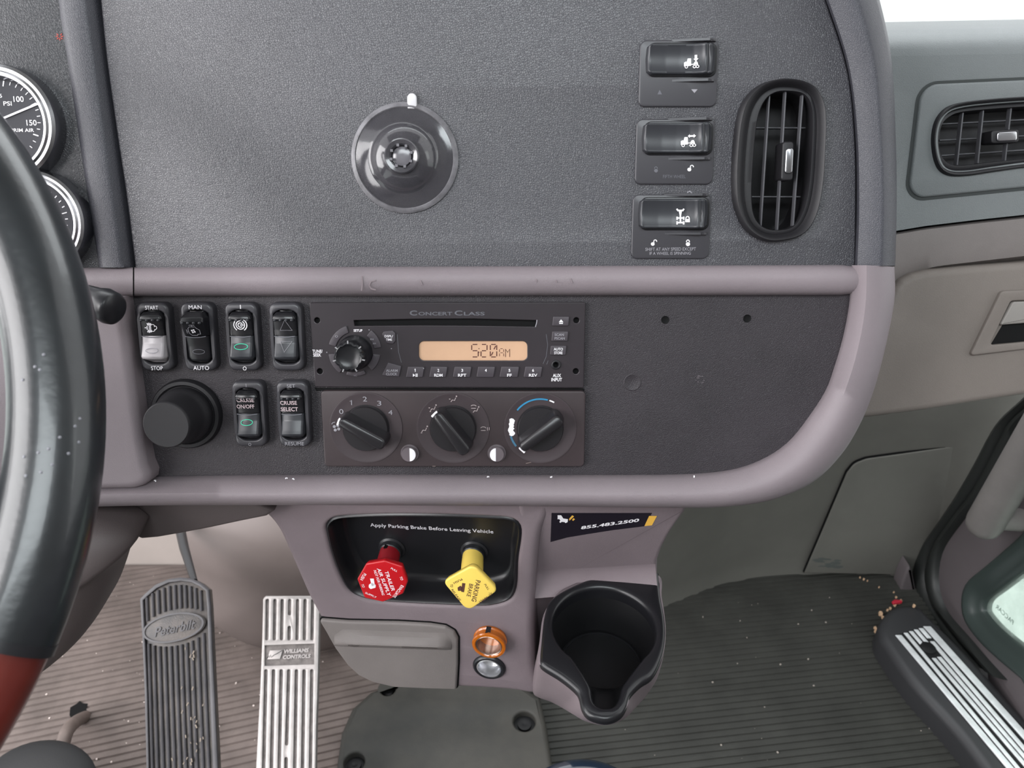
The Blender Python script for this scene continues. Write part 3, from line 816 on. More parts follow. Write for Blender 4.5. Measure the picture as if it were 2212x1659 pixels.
# ================================================================== HORIZONTAL SWITCHES ON PLATES
def poly_px(c0, k, pts):
    return [(c0[0] + a * k, c0[1] + b * k) for a, b in pts]
def lockpx(x, y, s, opened):
    body = ell(x - (1.5 * s if opened else 0), y + 2 * s, 3.1 * s, 2.9 * s, 16)[:-1]
    if opened: sh = ell(x + 2.6 * s, y - 2.2 * s, 2.5 * s, 2.6 * s, 14, -0.2, 3.9)
    else: sh = ell(x, y - 1 * s, 2.3 * s, 3.2 * s, 14, 0, pi)
    return body, sh
def plate_switch(px, py, label, kind):
    h0 = 0.0018
    c = D.p(px, py, h0); k = D.mm(px, py, h0)
    t = Thing('plate_switch', label, 'switch', D, (c.x, c.y, 0), group='rocker switches on square plates beside the tall vent')
    X = lambda a: c.x + a * k
    Y = lambda b: c.y - b * k * 1.02
    g = G().slab(rrect(c.x, c.y, 170 * k, 136 * k, 14 * k, 6), 0, h0, 0.0008)
    t.add('plate', g, M_PLATE)
    # recess rim
    yc = -27
    g = G().slab(rrect(X(6), Y(yc), 150 * k, 70 * k, 16 * k, 6), h0 - .0005, h0 + .0008, .0006); t.add('rocker_surround', g, M_ROCKD)
    tab = [(-69, .0020), (-68, .0052), (-64, .0068), (-58, .0066), (-30, .0056), (0, .0052), (26, .0058), (44, .0078), (50, .0088), (54, .0086), (56, .0072), (60, .0082), (64, .0078), (70, .0050), (74, .0020)]
    def zx(a):
        for (p, zp), (q, zq) in zip(tab, tab[1:]):
            if a <= q: return zp + (zq - zp) * (a - p) / (q - p)
        return tab[-1][1]
    R = []
    for i in range(61):
        a = -69 + 143 * i / 60
        z = max(zx(a), h0 + .0010); e_ = min(a + 69, 74 - a); w2 = 30 - max(0, 8 - e_) * .7; r = 3.2
        bow = 0.0
        prof = [(-w2 - 1, h0), (-w2, z - r * k), (-w2 + 1, z - .35 * r * k), (-w2 + r, z), (-w2 + r + 2.5, z - .0005), (0, z - .0007), (w2 - r - 2.5, z - .0005), (w2 - r, z), (w2 - 1, z - .35 * r * k), (w2, z - r * k), (w2 + 1, h0)]
        R.append([Vector((X(a + 4 * cos(b / 32 * pi / 2) * (a / 74)), Y(yc + b), zz)) for b, zz in prof])
    g = G().loft(R, cap0=True, cap1=True); t.add('rocker', g, M_ROCK, sharp=60)
    for s_ in (-1, 1):
        b0 = yc + s_ * 41 + (0 if s_ > 0 else 2)
        R = []
        for a, z in ((-18, h0 - .0002), (0, h0 + .0006), (30, h0 + .0022), (58, h0 + .0034), (62, h0 + .0034), (64, h0 + .0020), (68, h0 + .0018), (70, h0 + .0026), (75, h0 + .0020), (77, h0 - .0002)):
            R.append([Vector((X(a), Y(b0 - 3.4), h0 - .0003)), Vector((X(a), Y(b0 - 2.4), z)), Vector((X(a), Y(b0 + 2.4), z)), Vector((X(a), Y(b0 + 3.4), h0 - .0003))])
        g = G().loft(R, cap0=True, cap1=True); t.add('guard_rib', g, M_PLATE, sharp=50)
    zf = lambda q: zx((q.x - c.x) / k) + .00012
    hh = .0062
    def truck(x, y):
        s = 1.0; g = G()
        for pl_ in ([(-15, 3), (-15, -3), (-12, -5), (-9, -5), (-7, -12), (0, -12), (0, 4), (-15, 5)], [(0, 0), (14, 0), (14, 2), (0, 2)], [(5, 0), (8, -5), (12, -5), (14, 0)]):
            g.add(pfill(D, [(x + a, y + b) for a, b in pl_], hh, zf=zf))
        for wx in (-10, 7, 13):
            g.add(inks(D, [ell(x + wx, y + 6, 2.8, 2.8, 14)[:-1]], 1.4, hh, zf, closed=(0,)))
        return g
    if kind == 1:
        g = truck(1493, 138); g.add(pfill(D, [(1500.5, 119), (1505.5, 119), (1505.5, 127), (1508, 127), (1503, 133), (1498, 127), (1500.5, 127)], hh, zf=zf))
        t.add('symbol', g, M_WHITE)
        g = pfill(D, [(1493, 193), (1507, 193), (1500, 201)], h0); t.add('lettering', g, M_GREYI)
        g = pfill(D, [(1420, 204), (1430, 204), (1425, 194)], h0); t.add('lettering', g, M_DIMI, label='faded up triangle')
    elif kind == 2:
        g = truck(1486, 308); g.add(inks(D, [[(1488, 294), (1500, 294)]], 3.4, hh, zf)); g.add(pfill(D, [(1490, 290), (1490, 298), (1486, 294)], hh, zf=zf)); g.add(pfill(D, [(1498, 290), (1502.5, 294), (1498, 298)], hh, zf=zf))
        t.add('symbol', g, M_WHITE)
        b, s = lockpx(1491, 363.5, 1.35, True); g = pfill(D, b, h0); g.add(inks(D, [s], 1.8, h0)); t.add('lettering', g, M_WHITE)
        b, s = lockpx(1417, 366, 1.35, False); g = pfill(D, b, h0); g.add(inks(D, [s], 1.6, h0)); g.add(ptext(D, 'FIFTH WHEEL', 1432, 385, 1481, 385, 7.5, h0)); t.add('lettering', g, M_DIMI, label='faded lettering')
    else:
        x, y = 1470, 468; g = G()
        g.add(pfill(D, [(x - 4, y - 15), (x + 4, y - 15), (x + 1.6, y - 3), (x + 1.6, y + 12), (x - 1.6, y + 12), (x - 1.6, y - 3)], hh, zf=zf))
        for wx in (-7, 7):
            g.add(inks(D, [[(x + wx * .6, y - 12), (x + wx * 1.1, y - 17)], [(x + wx, y), (x + wx, y + 7)], [(x + wx, y + 10), (x + wx, y + 17)], [(x, y + 3), (x + wx, y + 3)], [(x, y + 13), (x + wx, y + 13)]], 3.2, hh, zf))
        b, s = lockpx(1485, 474, 1.5, False); g.add(pfill(D, [(1480.5, 473), (1489.5, 473), (1489.5, 480), (1480.5, 480)], hh, zf=zf)); g.add(inks(D, [s], 2.0, hh, zf))
        t.add('symbol', g, M_WHITE)
        b, s = lockpx(1412, 524.5, 1.3, True); g = pfill(D, b, h0); g.add(inks(D, [s], 1.7, h0)); b, s = lockpx(1486, 524.5, 1.45, False); g.add(pfill(D, b, h0)); g.add(inks(D, [s], 1.8, h0)); t.add('lettering', g, M_WHITE)
        g = ptext(D, 'SHIFT AT ANY SPEED EXCEPT', 1394, 542, 1503, 541, 7, h0); g.add(ptext(D, 'IF A WHEEL IS SPINNING', 1403, 550.5, 1492, 550, 6.5, h0)); t.add('lettering', g, M_GREYI)
    return t
plate_switch(1466, 159, 'top plate switch, rocker with a small truck and down arrow, above the other two', 1)
plate_switch(1458, 328, 'middle plate switch, lettered FIFTH WHEEL, with a truck on its rocker', 2)
plate_switch(1450, 490, 'bottom plate switch with axle and padlock symbols, lettered SHIFT AT ANY SPEED', 3)

# ================================================================== RADIO
HR = 0.0
c = D.p(966, 745, HR)
t = Thing('car_radio', 'dark radio faceplate with an amber clock display and CD slot', 'radio', D, (c.x, c.y, HL))
face = [(668, 654), (1265, 653), (1261, 838), (680, 836)]
lcd_w = fillet(D.pp([(868, 724), (1178, 724), (1176, 784), (1160, 786), (880, 786), (870, 780)], HR), .002, 4)
hole_lcd = fillet(D.pp([(905, 737), (1139, 737), (1139, 779), (905, 779)], HR), .0035, 6)
slot = D.pp([(764, 692), (900, 689), (1020, 688.5), (1159, 692), (1157, 706), (1020, 703.5), (900, 703), (766, 704)], HR)
holes = [hole_lcd, slot]
for x, y in ((685, 692), (1245, 692), (691, 802), (1244, 802)):
    q = D.p(x, y, HR); holes.append(circ(q.x, q.y, 6.3 * D.mm(x, y, HR), 20))
qj = D.p(1201, 788, HR); mj = D.mm(1201, 788, HR); holes.append(circ(qj.x, qj.y, 5 * mj, 20))
g = G().slab_hole(fillet(D.pp(face, HR), .001, 3), holes, HL, HR, r=0.0006, rh=0.0004, seg=2, hz=HL + .0005)
t.add('faceplate', g, M_RADIO, sharp=20)
t.add('hole_backing', G().slab(D.pp([(674, 660), (1255, 660), (1252, 830), (684, 828)], HR), HL + .0001, HL + .0008), M_HOLE)
g = G().stroke(D.pp([(1160, 691), (1159, 698), (1156.5, 706)], HR), .0006); t.add('slot_edge', g, M_GREYI)
g = inks(D, [[(858, 722), (861, 760), (867, 783)], [(1180, 722), (1183, 745), (1180, 770), (1173, 786)], [(1184, 779), (1181, 787)]], 1.0, HR); t.add('bezel_line', g, M_DIMI)
t.add('display', G().slab(offset(ccw(hole_lcd), -.0002), HL + .001, HR - .0012), M_LCD)
# clock digits made of segments
zl = HR - .0012
def seg7(x, y, w, h_, segs, wd=2.1, slant=-1.0):
    g = G(); m = y + h_ / 2
    S = {'a': [(x + 2, y), (x + w - 2, y)], 'd': [(x + 2, y + h_), (x + w - 2, y + h_)], 'g': [(x + 2, m), (x + w - 2, m)],
         'f': [(x, y + 1.5), (x, m - 1.5)], 'e': [(x, m + 1.5), (x, y + h_ - 1.5)], 'b': [(x + w, y + 1.5), (x + w, m - 1.5)], 'c': [(x + w, m + 1.5), (x + w, y + h_ - 1.5)],
         'k': [(x + w - 2, y + 3), (x + w / 2 + 1, m - 3)], 'l': [(x + 2, y + h_ - 3), (x + w / 2 - 1, m + 3)]}
    for s in segs: g.add(inks(D, [S[s]], wd, zl))
    return g
g = seg7(1019, 744, 14, 27, 'afgcd'); g.add(seg7(1039, 744, 13, 27, 'abged')); g.add(seg7(1059, 744, 14, 27, 'abcdefkl'))
g.add(inks(D, [[(1034.5, 752), (1034.5, 754)], [(1034.5, 760), (1034.5, 762)]], 2, zl))
g.add(seg7(1079, 753, 9, 18, 'abcefg', 1.2)); g.add(inks(D, [[(1092, 771), (1092, 754), (1096.5, 761), (1101, 754), (1101, 771)]], 1.3, zl))
t.add('clock_digits', g, M_LCDINK)
g = ptext(D, 'C', 885, 681, 901, 681, 10.5, HR, 0.03); g.add(ptext(D, 'ONCERT', 904, 681, 977, 681, 7.5, HR, 0.02)); g.add(ptext(D, 'C', 982, 681, 999, 681, 10.5, HR, 0.02)); g.add(ptext(D, 'LASS', 1002, 681, 1047, 681, 7.5, HR, 0.02))
t.add('lettering', g, M_DIMI)
g = G()
for s, x0, x1, y, cp in (('TUNE/', 675, 697, 762, 7), ('SEEK', 677, 694, 770, 7), ('SETUP', 764, 783, 716.5, 5.5), ('AUX', 1194, 1212, 814.5, 7.5), ('INPUT', 1191, 1214, 823.5, 7.5)):
    g.add(ptext(D, s, x0, y, x1, y, cp, HR, .02))
t.add('lettering', g, M_WHITE)
def btn(pts, words, h=.0013, r=.0004, m=M_BTN, ink=M_WHITE):
    hb = HR + h
    b = t.add('button', G().slab(fillet(D.pp(pts, hb), .0006, 3), HR - .0002, hb, r), m)
    g = G()
    for w_ in words:
        if w_[0] == '^': g.add(pfill(D, w_[1], hb))
        else: g.add(ptext(D, w_[0], w_[1], w_[3], w_[2], w_[3], w_[4], hb, .015))
    if words: t.add('lettering', g, ink, parent=b)
    return b
BOLD_ = .0
btn([(1195, 684), (1230, 684), (1228, 704), (1193, 704)], [('^', [(1207, 696), (1217, 696), (1212, 690)]), ('^', [(1208, 697.5), (1216, 697.5), (1216, 699.5), (1208, 699.5)])])
btn([(1193, 716), (1228, 716), (1226, 737), (1191, 737)], [('SCAN', 1198, 1218, 725.5, 5.5), ('PSCAN', 1198, 1220, 733.5, 5.5)], ink=M_GREYI)
btn([(1190, 747), (1224, 747), (1222, 767), (1188, 767)], [('AUTO', 1196, 1216, 757, 6), ('STORE', 1197, 1215, 765, 6)])
for i, (x0, x1, w2) in enumerate(((877, 917, 'P'), (927, 967, 'RDM'), (978, 1019, 'RPT'), (1029, 1070, ''), (1079, 1122, 'FF'), (1131, 1172, 'REV'))):
    y0, y1 = 792, 815; cx_ = (x0 + x1) / 2
    ws = [(str(i + 1), cx_ - 2, cx_ + 2, 803, 6.5)] if i else [('^', [(cx_ - .7, 796.5), (cx_ + .7, 796.5), (cx_ + .7, 803), (cx_ - .7, 803)]), ('^', [(cx_ - 2.2, 798.2), (cx_ - .7, 796.5), (cx_ - .7, 798)])]
    if w2 == 'P': ws += [('^', [(cx_ - 5, 807), (cx_ - 5, 814), (cx_, 810.5)]), ('^', [(cx_ + 1, 807), (cx_ + 2.4, 807), (cx_ + 2.4, 814), (cx_ + 1, 814)]), ('^', [(cx_ + 3.6, 807), (cx_ + 5, 807), (cx_ + 5, 814), (cx_ + 3.6, 814)])]
    elif w2: ws += [(w2, cx_ - (5 if w2 == 'FF' else 9), cx_ + (5 if w2 == 'FF' else 9), 813.5, 6.5)]
    btn([(x0 + 4, y0), (x1, y0 + .5), (x1 - 4, y1), (x0, y1)], ws)
btn([(838, 783), (867, 791), (862, 814), (825, 811)], [('ALARM', 834, 859, 803, 5.5), ('CLOCK', 834, 858, 810.5, 5.5)], ink=M_GREYI)
b = btn([(829, 716), (848, 714), (854, 720), (854, 737), (849, 743), (836, 742), (829, 731), (825, 722)], [('DSPL/', 831, 849, 728.5, 5), ('TIME', 834, 847, 736, 5)])
# ring of curved buttons round the tuning knob
cx0, cy0 = 766, 759
def arcbtn(a0, a1, r0, r1, mark=None):
    A = [radians(a0 + (a1 - a0) * k / 10) for k in range(11)]
    pts = [(cx0 + r1 * cos(a), cy0 - r1 * sin(a)) for a in A] + [(cx0 + r0 * cos(a), cy0 - r0 * sin(a)) for a in reversed(A)]
    btn(pts, [], .0012, .0004, M_BTN)
arcbtn(108, 166, 42, 58); arcbtn(8, 52, 42, 58); arcbtn(186, 236, 42, 57); arcbtn(-48, -8, 40, 56); arcbtn(250, 296, 45, 54)
g = G()
for a, r_ in ((112, 56), (56, 56), (182, 60)):
    g.add(inks(D, [ell(cx0 + r_ * cos(radians(a)), cy0 - r_ * sin(radians(a)), .6, .6, 6)], 1.6, HR + .0002))
g.add(inks(D, [[(845.5, 752), (845.5, 754)]], 2, HR)); g.add(inks(D, [[(914, 795), (916, 797)]], 1.5, HR + .0013))
g.add(ptext(D, 'O', 724, 729, 730, 729, 5, HR + .0013)); g.add(ptext(D, 'FM', 800, 735, 807, 735, 4, HR + .0013)); g.add(ptext(D, 'AM', 805, 744, 812, 744, 4, HR + .0013)); g.add(ptext(D, 'VC', 764, 813, 771, 813, 4, HR + .0013))
t.add('lettering', g, M_GREYI)
q = D.p(cx0 + 1, cy0 + 2, HR); k = D.mm(cx0, cy0)
def flute(r, z, amp, n=84):
    return [Vector((q.x + (r - amp * (0.5 + 0.5 * cos(7 * 2 * pi * i / n)) ** 6) * cos(2 * pi * i / n + .25), q.y + (r - amp * (0.5 + 0.5 * cos(7 * 2 * pi * i / n)) ** 6) * sin(2 * pi * i / n + .25), z)) for i in range(n)]
g = G().loft([flute(38 * k, 0, 0), flute(37.5 * k, .0030, 0), flute(36 * k, .0040, 0), flute(34.5 * k, .014, 0), flute(33 * k, .0185, .0006), flute(30 * k, .0205, .0010), flute(27 * k, .0212, .0006), flute(25.5 * k, .0208, 0), flute(20 * k, .0198, 0), flute(8 * k, .0192, 0)], cap1=True)
kn = t.add('tuning_knob', g, M_BLKG, sharp=45)
g = G()
for i in range(7):
    a = 2 * pi * i / 7 + .25 + pi / 7
    g.box((0, 0, 0), (.0020, .0008, .0010)); g2 = g.v[-8:]
    for j in range(8):
        v = g2[j]; g.v[-8 + j] = Vector((q.x + 31 * k * cos(a) + v.x * cos(a) - v.y * sin(a), q.y + 31 * k * sin(a) + v.x * sin(a) + v.y * cos(a), .0206 + v.z))
t.add('grip_notch', g, M_SILVER, parent=kn)
g = G().lathe(qj.x, qj.y, [(10.5 * mj, HR), (10 * mj, HR + .0010), (8 * mj, HR + .0013), (6 * mj, HR + .0008), (5 * mj, HR - .0004), (4.9 * mj, HL + .001)], 32, cap0=False, cap1=False); t.add('audio_socket', g, M_BLKM)
# black gap under the radio
t.add('lower_edge', G().slab(D.pp([(680, 838), (1262, 839), (1262, 845), (684, 844)], HL), HL, HL + .0006), M_HOLE)

# ================================================================== CLIMATE CONTROLS
HC = 0.001
c = D.p(978, 926, HC)
t = Thing('climate_control', 'brown-black climate control panel with three dials, under the radio', 'climate control', D, (c.x, c.y, HL))
g = G().slab(fillet(D.pp([(692, 844), (1265, 845), (1262, 1008), (701, 1008)], HC), .003, 5), HL, HC, .0008)
t.add('faceplate', g, M_HVAC)
DX = ((791, 924), (979, 925), (1167, 925))
dials = []
for i, (x, y) in enumerate(DX):
    q = D.p(x, y, HC); k = D.mm(x, y, HC)
    g = G().lathe(q.x, q.y, [(79 * k, HC - .0002), (78.5 * k, HC + .0005), (77 * k, HC + .0006), (74 * k, HC + .0003), (56 * k, HC + .0003), (50 * k, HC + .0002)], 72, cap0=False, cap1=True)
    t.add('dial_ring', g, M_HVACR)
zt = HC + .0003
for i, ((x, y), ang, wh) in enumerate(zip(DX, (-31, -54, 38), (149, 126, 218))):
    q = D.p(x, y, HC); k = D.mm(x, y, HC)
    g = G().lathe(q.x, q.y, [(51 * k, zt), (51 * k, zt + .0002), (49 * k, zt + .0002), (49 * k, zt + .0030), (47.5 * k, zt + .0042), (.0005, zt + .0046)], 56, cap0=True)
    dk = t.add('dial_knob', g, M_KNOB)
    L_, w_ = 55 * k, 16 * k
    def bar_o(f, w2):
        pts = fillet([(-L_ * f, -w2 * .8), (L_ * f, -w2), (L_ * f, w2), (-L_ * f, w2 * .8)], [w2 * .75] * 4, 5); a = radians(wh if i != 2 else wh)
        a = radians(wh + 180)
        return [Vector((q.x + p_[0] * cos(a) - p_[1] * sin(a), q.y + p_[0] * sin(a) + p_[1] * cos(a), 0)) for p_ in pts]
    R = [setz(bar_o(1.02, w_ * 1.35), zt + .002), setz(bar_o(1.0, w_ * 1.15), zt + .008), setz(bar_o(.98, w_ * .92), zt + .0140), setz(bar_o(.955, w_ * .78), zt + .0162), setz(bar_o(.92, w_ * .55), zt + .0170)]
    gp = t.add('grip_bar', G().loft(R, cap0=True, cap1=True), M_KNOB, parent=dk, sharp=50)
    a = radians(wh); u = Vector((cos(a), sin(a), 0)); n_ = Vector((-u.y, u.x, 0)); cc = Vector((q.x, q.y, zt + .0135)) + u * (L_ * .95)
    g = G()
    pts = [cc + n_ * (w_ * f) + u * (L_ * (.045 - .05 * abs(f))) for f in (-.2, 0, .25, .5, .75)]
    g.tube(pts, .0009, 6)
    t.add('pointer_mark', g, M_WHITE, parent=dk)
g = G()
g.add(inks(D, [[(756, 867), (759.5, 864.5), (759.5, 875)]], 1.7, zt + .0003))
for s, x, y in (('0', 737, 894), ('2', 788, 867), ('3', 819, 876), ('4', 843, 896)):
    g.add(ptext(D, s, x - (4 if s != '1' else 2), y, x + (5 if s != '1' else 2), y, 11, zt + .0003))
for k_ in range(4):
    a = k_ * pi / 2 + .5
    g.add(pfill(D, ell(727 + 5.5 * cos(a), 924 + 5.5 * sin(a), 3.4, 3.2, 12)[:-1], zt + .0003))
g.add(inks(D, [ell(724, 916, 7, 4, 8, 1.6, 3.3)], 1.4, zt + .0003))
t.add('lettering', g, M_GREYI)
def man(x, y, s=1.0, feet=True, face=True):
    L = []
    if True: L += [[(x - 4 * s, y + 5 * s), (x - 1 * s, y + 1 * s), (x + 4 * s, y + 2 * s), (x + 6.5 * s, y - 4 * s)]]
    L += [ell(x + 8 * s, y - 7 * s, 1, 1, 6)]
    if face: L += [[(x - 8 * s, y - 1 * s), (x - 5 * s, y - 1 * s)]]
    if feet: L += [[(x - 6 * s, y + 7 * s), (x - 3 * s, y + 7 * s)]]
    return L
g = G()
for x, y, ft, fc in ((978, 863, False, True), (934, 882, True, True), (1026, 886, False, False), (915, 928, True, False)):
    g.add(inks(D, man(x, y, 1.0, ft, fc), 1.6, zt + .0003))
g.add(inks(D, [ell(1023, 878, 6, 3, 10, .3, 2.8), [(1018, 882), (1028, 882)]], 1.4, zt + .0003))
g.add(inks(D, [ell(1044, 926, 6, 4, 12, .3, 2.8), [(1039, 930), (1049, 930)], [(1053, 923), (1053, 930)], [(1057, 923), (1057, 929)]], 1.2, zt + .0003))
t.add('lettering', g, M_DIMI if False else mat('brownish_grey_ink', (160, 148, 148), 0.6))
q3 = DX[2]
g = inks(D, [ell(q3[0], q3[1], 63, 63, 24, radians(75), radians(142))], 3.4, zt + .0002); t.add('temperature_arc', g, M_BLUE)
g = inks(D, [ell(q3[0], q3[1], 66, 63, 10, radians(196), radians(218))], 4.4, zt + .0002); t.add('temperature_arc', g, mat('slate_blue_ink', (60, 104, 130), 0.5))
g = inks(D, [ell(q3[0], q3[1], 64, 63, 10, radians(62), radians(72))], 3, zt + .0002)
random.seed(11)
o = []; o2 = []
for j in range(13):
    a = radians(160 + 36 * j / 12); ro = 68 + random.uniform(-1, 2) - (2.5 if j in (0, 12) else 0); ri = 57 + random.uniform(-1.5, 2) + (4 if j in (0, 12) else 0)
    o.append((q3[0] + ro * cos(a), q3[1] - ro * sin(a) * .96)); o2.append((q3[0] + ri * cos(a), q3[1] - ri * sin(a) * .96))
gg = G(); A = D.pp(o, zt + .0002); B = D.pp(o2, zt + .0002); up = Vector((0, 0, .00015)); gg.loft([[p1, p2, p2 + up, p1 + up] for p1, p2 in zip(A, B)], cap0=True, cap1=True); g.add(gg)
t.add('temperature_arc', g, M_WHITE, label='white worn patch of the arc')
for x, y, sd in ((885, 979, 1), (1073, 979, -1)):
    q = D.p(x, y, HC); k = D.mm(x, y, HC)
    b = t.add('push_button', G().lathe(q.x, q.y, [(20 * k, HC - .0001), (19.5 * k, HC + .0004), (17.5 * k, HC + .0004), (17 * k, HC + .0030), (15.5 * k, HC + .0038), (.0005, HC + .0041)], 40, cap0=False), mat('grey_glossy_button', (96, 88, 92), 0.18, coat=0.5))
    pts = [Vector((q.x + sd * 1.5 * k + sd * 13 * k * max(0, cos(a)) * (1 if abs(sin(a)) < .99 else 0), q.y + 14.5 * k * sin(a), 0)) for a in [radians(-90 + 15 * j) for j in range(13)]]
    t.add('button_half', G().slab(pts, HC + .0036, HC + .0043, .0002), M_WHITE, parent=b)
# grime streaks
t.add('scuff_mark', inks(D, [[(1136, 1001), (1150, 998)], [(934, 1007), (941, 1007)]], 1.0, HC), mat('scuff_tan', (130, 115, 110), 0.6))

# ================================================================== VENTS
def vent(label, pl, outer, inner, hfins, vfins, knob, chip, group=None, deep=.030, top_h=.006):
    N = 96
    O = resample(cat(pl.pp(outer, top_h * .5), 8, True), N, True)
    I = resample(cat(pl.pp(inner, -.001), 8, True), N, True)
    cc = sum(O, Vector()) / N
    t = Thing('air_vent', label, 'air vent', pl, (cc.x, cc.y, 0), group=group)
    def mixr(u, z): return [Vector((a.x + (b.x - a.x) * u, a.y + (b.y - a.y) * u, z)) for a, b in zip(O, I)]
    R = [mixr(-.06, -.012), mixr(-.05, .0005), mixr(.02, top_h * .8), mixr(.12, top_h), mixr(.26, top_h * .9), mixr(.45, top_h * .2), mixr(.62, -.001), mixr(.68, -.0006), mixr(.95, -.0006), mixr(1.0, -.0014), mixr(1.0, -.008), mixr(1.0, -deep)]
    t.add('vent_frame', G().loft(R, cap1=True), M_BLKM, sharp=50)
    for (x0, y0, x1, y1) in vfins + hfins:
        dx, dy = x1 - x0, y1 - y0; L_ = hypot(dx, dy); nx, ny = -dy / L_ * 1.7, dx / L_ * 1.7
        front = -.003 if (x0, y0, x1, y1) in (vfins if len(vfins) > len(hfins) else hfins) else -.013
        nm = 'vent_fin'
        t.add(nm, G().slab(pl.pp([(x0 + nx, y0 + ny), (x1 + nx, y1 + ny), (x1 - nx, y1 - ny), (x0 - nx, y0 - ny)], front), front - .0045, front, .0004), mat('vent_fin_plastic', (74, 74, 78), 0.45))
    kb = t.add('adjuster', G().slab(fillet(pl.pp(knob, .001), .002, 4), -.012, .002, .001), M_BLKM)
    t.add('chrome_chip', G().slab(fillet(pl.pp(chip, .0022), .0018, 5), .001, .0034, .0009), M_CHROME, parent=kb, label='bright chrome tab')
    return t, O
v_out = [(1697, 170), (1750, 182), (1776, 215), (1783, 260), (1781, 330), (1776, 400), (1762, 465), (1735, 505), (1690, 520), (1650, 519), (1612, 495), (1590, 450), (1584, 400), (1586, 330), (1594, 260), (1610, 215), (1645, 182)]
v_in = [(1702, 197), (1735, 203), (1751, 225), (1755, 265), (1752, 340), (1746, 410), (1733, 460), (1712, 490), (1676, 497), (1648, 490), (1630, 468), (1624, 428), (1627, 350), (1636, 262), (1652, 218), (1675, 200)]
vent('tall oval black air vent in the upper dash panel, right of the plate switches', D, v_out, v_in,
     [(1632, 276, 1755, 276), (1624, 425, 1744, 425)], [(1663, 205, 1644, 492), (1698, 198, 1680, 497), (1735, 205, 1714, 488)],
     [(1690, 306), (1714, 306), (1712, 390), (1686, 390)], [(1697, 320), (1714, 320), (1711, 375), (1694, 375)])
pv_out = [(2012, 310), (2018, 265), (2040, 235), (2075, 222), (2140, 214), (2212, 209), (2280, 206), (2330, 212), (2352, 240), (2358, 290), (2350, 330), (2320, 350), (2280, 357), (2212, 362), (2140, 372), (2085, 380), (2045, 378), (2022, 358)]
pv_in = [(2028, 304), (2036, 268), (2055, 250), (2080, 242), (2140, 236), (2212, 231), (2290, 228), (2325, 240), (2335, 270), (2330, 310), (2310, 330), (2270, 337), (2212, 343), (2140, 350), (2080, 357), (2052, 354), (2034, 336)]
vent('wide black air vent in the grey passenger dash, cut by the photo edge', P, pv_out, pv_in,
     [(2032, 268, 2330, 252), (2030, 303, 2334, 287), (2034, 336, 2330, 316)], [(2081, 243, 2068, 357), (2125, 238, 2113, 353), (2185, 233, 2172, 348), (2290, 229, 2278, 336)],
     [(2140, 282), (2200, 279), (2200, 308), (2140, 310)], [(2152, 286), (2196, 283), (2196, 304), (2152, 306)], deep=.025)

# ================================================================== CONSOLE BELOW THE BEZEL
def world_tf(pl, g):  # plane coordinates -> world
    return g.tf(lambda q: pl.w(q))
rec = [(704, 1150), (703, 1138), (709, 1128), (722, 1120), (750, 1116), (839, 1113), (959, 1114), (1060, 1118), (1098, 1121), (1117, 1129), (1125, 1145), (1124, 1170), (1118, 1210), (1116, 1259), (1110, 1285), (1096, 1300), (1066, 1309), (1028, 1311), (899, 1306), (819, 1300), (776, 1291), (751, 1275), (731, 1240), (714, 1193)]
recP = resample(cat(K.pp(rec, 0), 6, True), 110, True)
con = [(480, 1066), (530, 1090), (556, 1104), (580, 1122), (600, 1149), (616, 1183), (640, 1237), (664, 1291), (684, 1328), (702, 1362), (724, 1397), (750, 1434), (775, 1456), (806, 1471), (850, 1481), (986, 1488), (1100, 1495), (1150, 1502), (1168, 1490), (1154, 1430), (1153, 1300), (1165, 1170), (1186, 1112), (1200, 1066)]
conP = resample(cat(K.pp(con, 0), 6, False), 150)
s1 = K.p(1060, 1377, 0); s2 = K.p(1057, 1440, 0)
t = Thing('centre_console', 'mauve-grey lower console body holding the brake knobs and cup holder', 'console', K, (0.02, 0.06, 0))
g = G().slab_hole(conP, [recP, circ(s1.x, s1.y, .0112, 28), circ(s2.x, s2.y, .0112, 28)], -.070, 0, r=.007, rh=.0035, seg=4, hz=-.012)
t.add('console_face', g, M_MAUVED, sharp=50)
# raised surface beside it carrying the sticker
SA = aty(1310, 1100, .438); SB = atz(1310, 1240, .648)
S = Plane(SB, (1, 0, 0), SA - SB)
g = G().slab(fillet(S.pp([(1120, 1080), (1492, 1080), (1480, 1108), (1462, 1132), (1446, 1156), (1430, 1186), (1421, 1212), (1420, 1252), (1210, 1262), (1192, 1420), (1120, 1420)], 0), [0, 0, .002, .01, .01, .01, .01, 0, 0, 0, 0], 4), -.03, 0, .004, seg=4)
world_tf(S, g); g.tf(lambda q: K.loc(q)); t.add('console_wing', g, M_MAUVED)
# concave roll where the wing meets the tray
g = G(); R = []
for j in range(9):
    u = j / 8
    h_ = .0005 + .010 * (1 - cos(u * pi / 2)); yy = u
    R.append([S.w(S.p(x, 1218 + (x - 1418) * -.06 + 26 * u + (x - 1418) * -.02 * u, 0) + Vector((0, 0, .012 * u * u))) for x in (1150, 1200, 1250, 1300, 1350, 1400, 1416)])
g.loft(R, closed=False); g.tf(lambda q: K.loc(q)); t.add('console_roll', g, M_MAUVED)
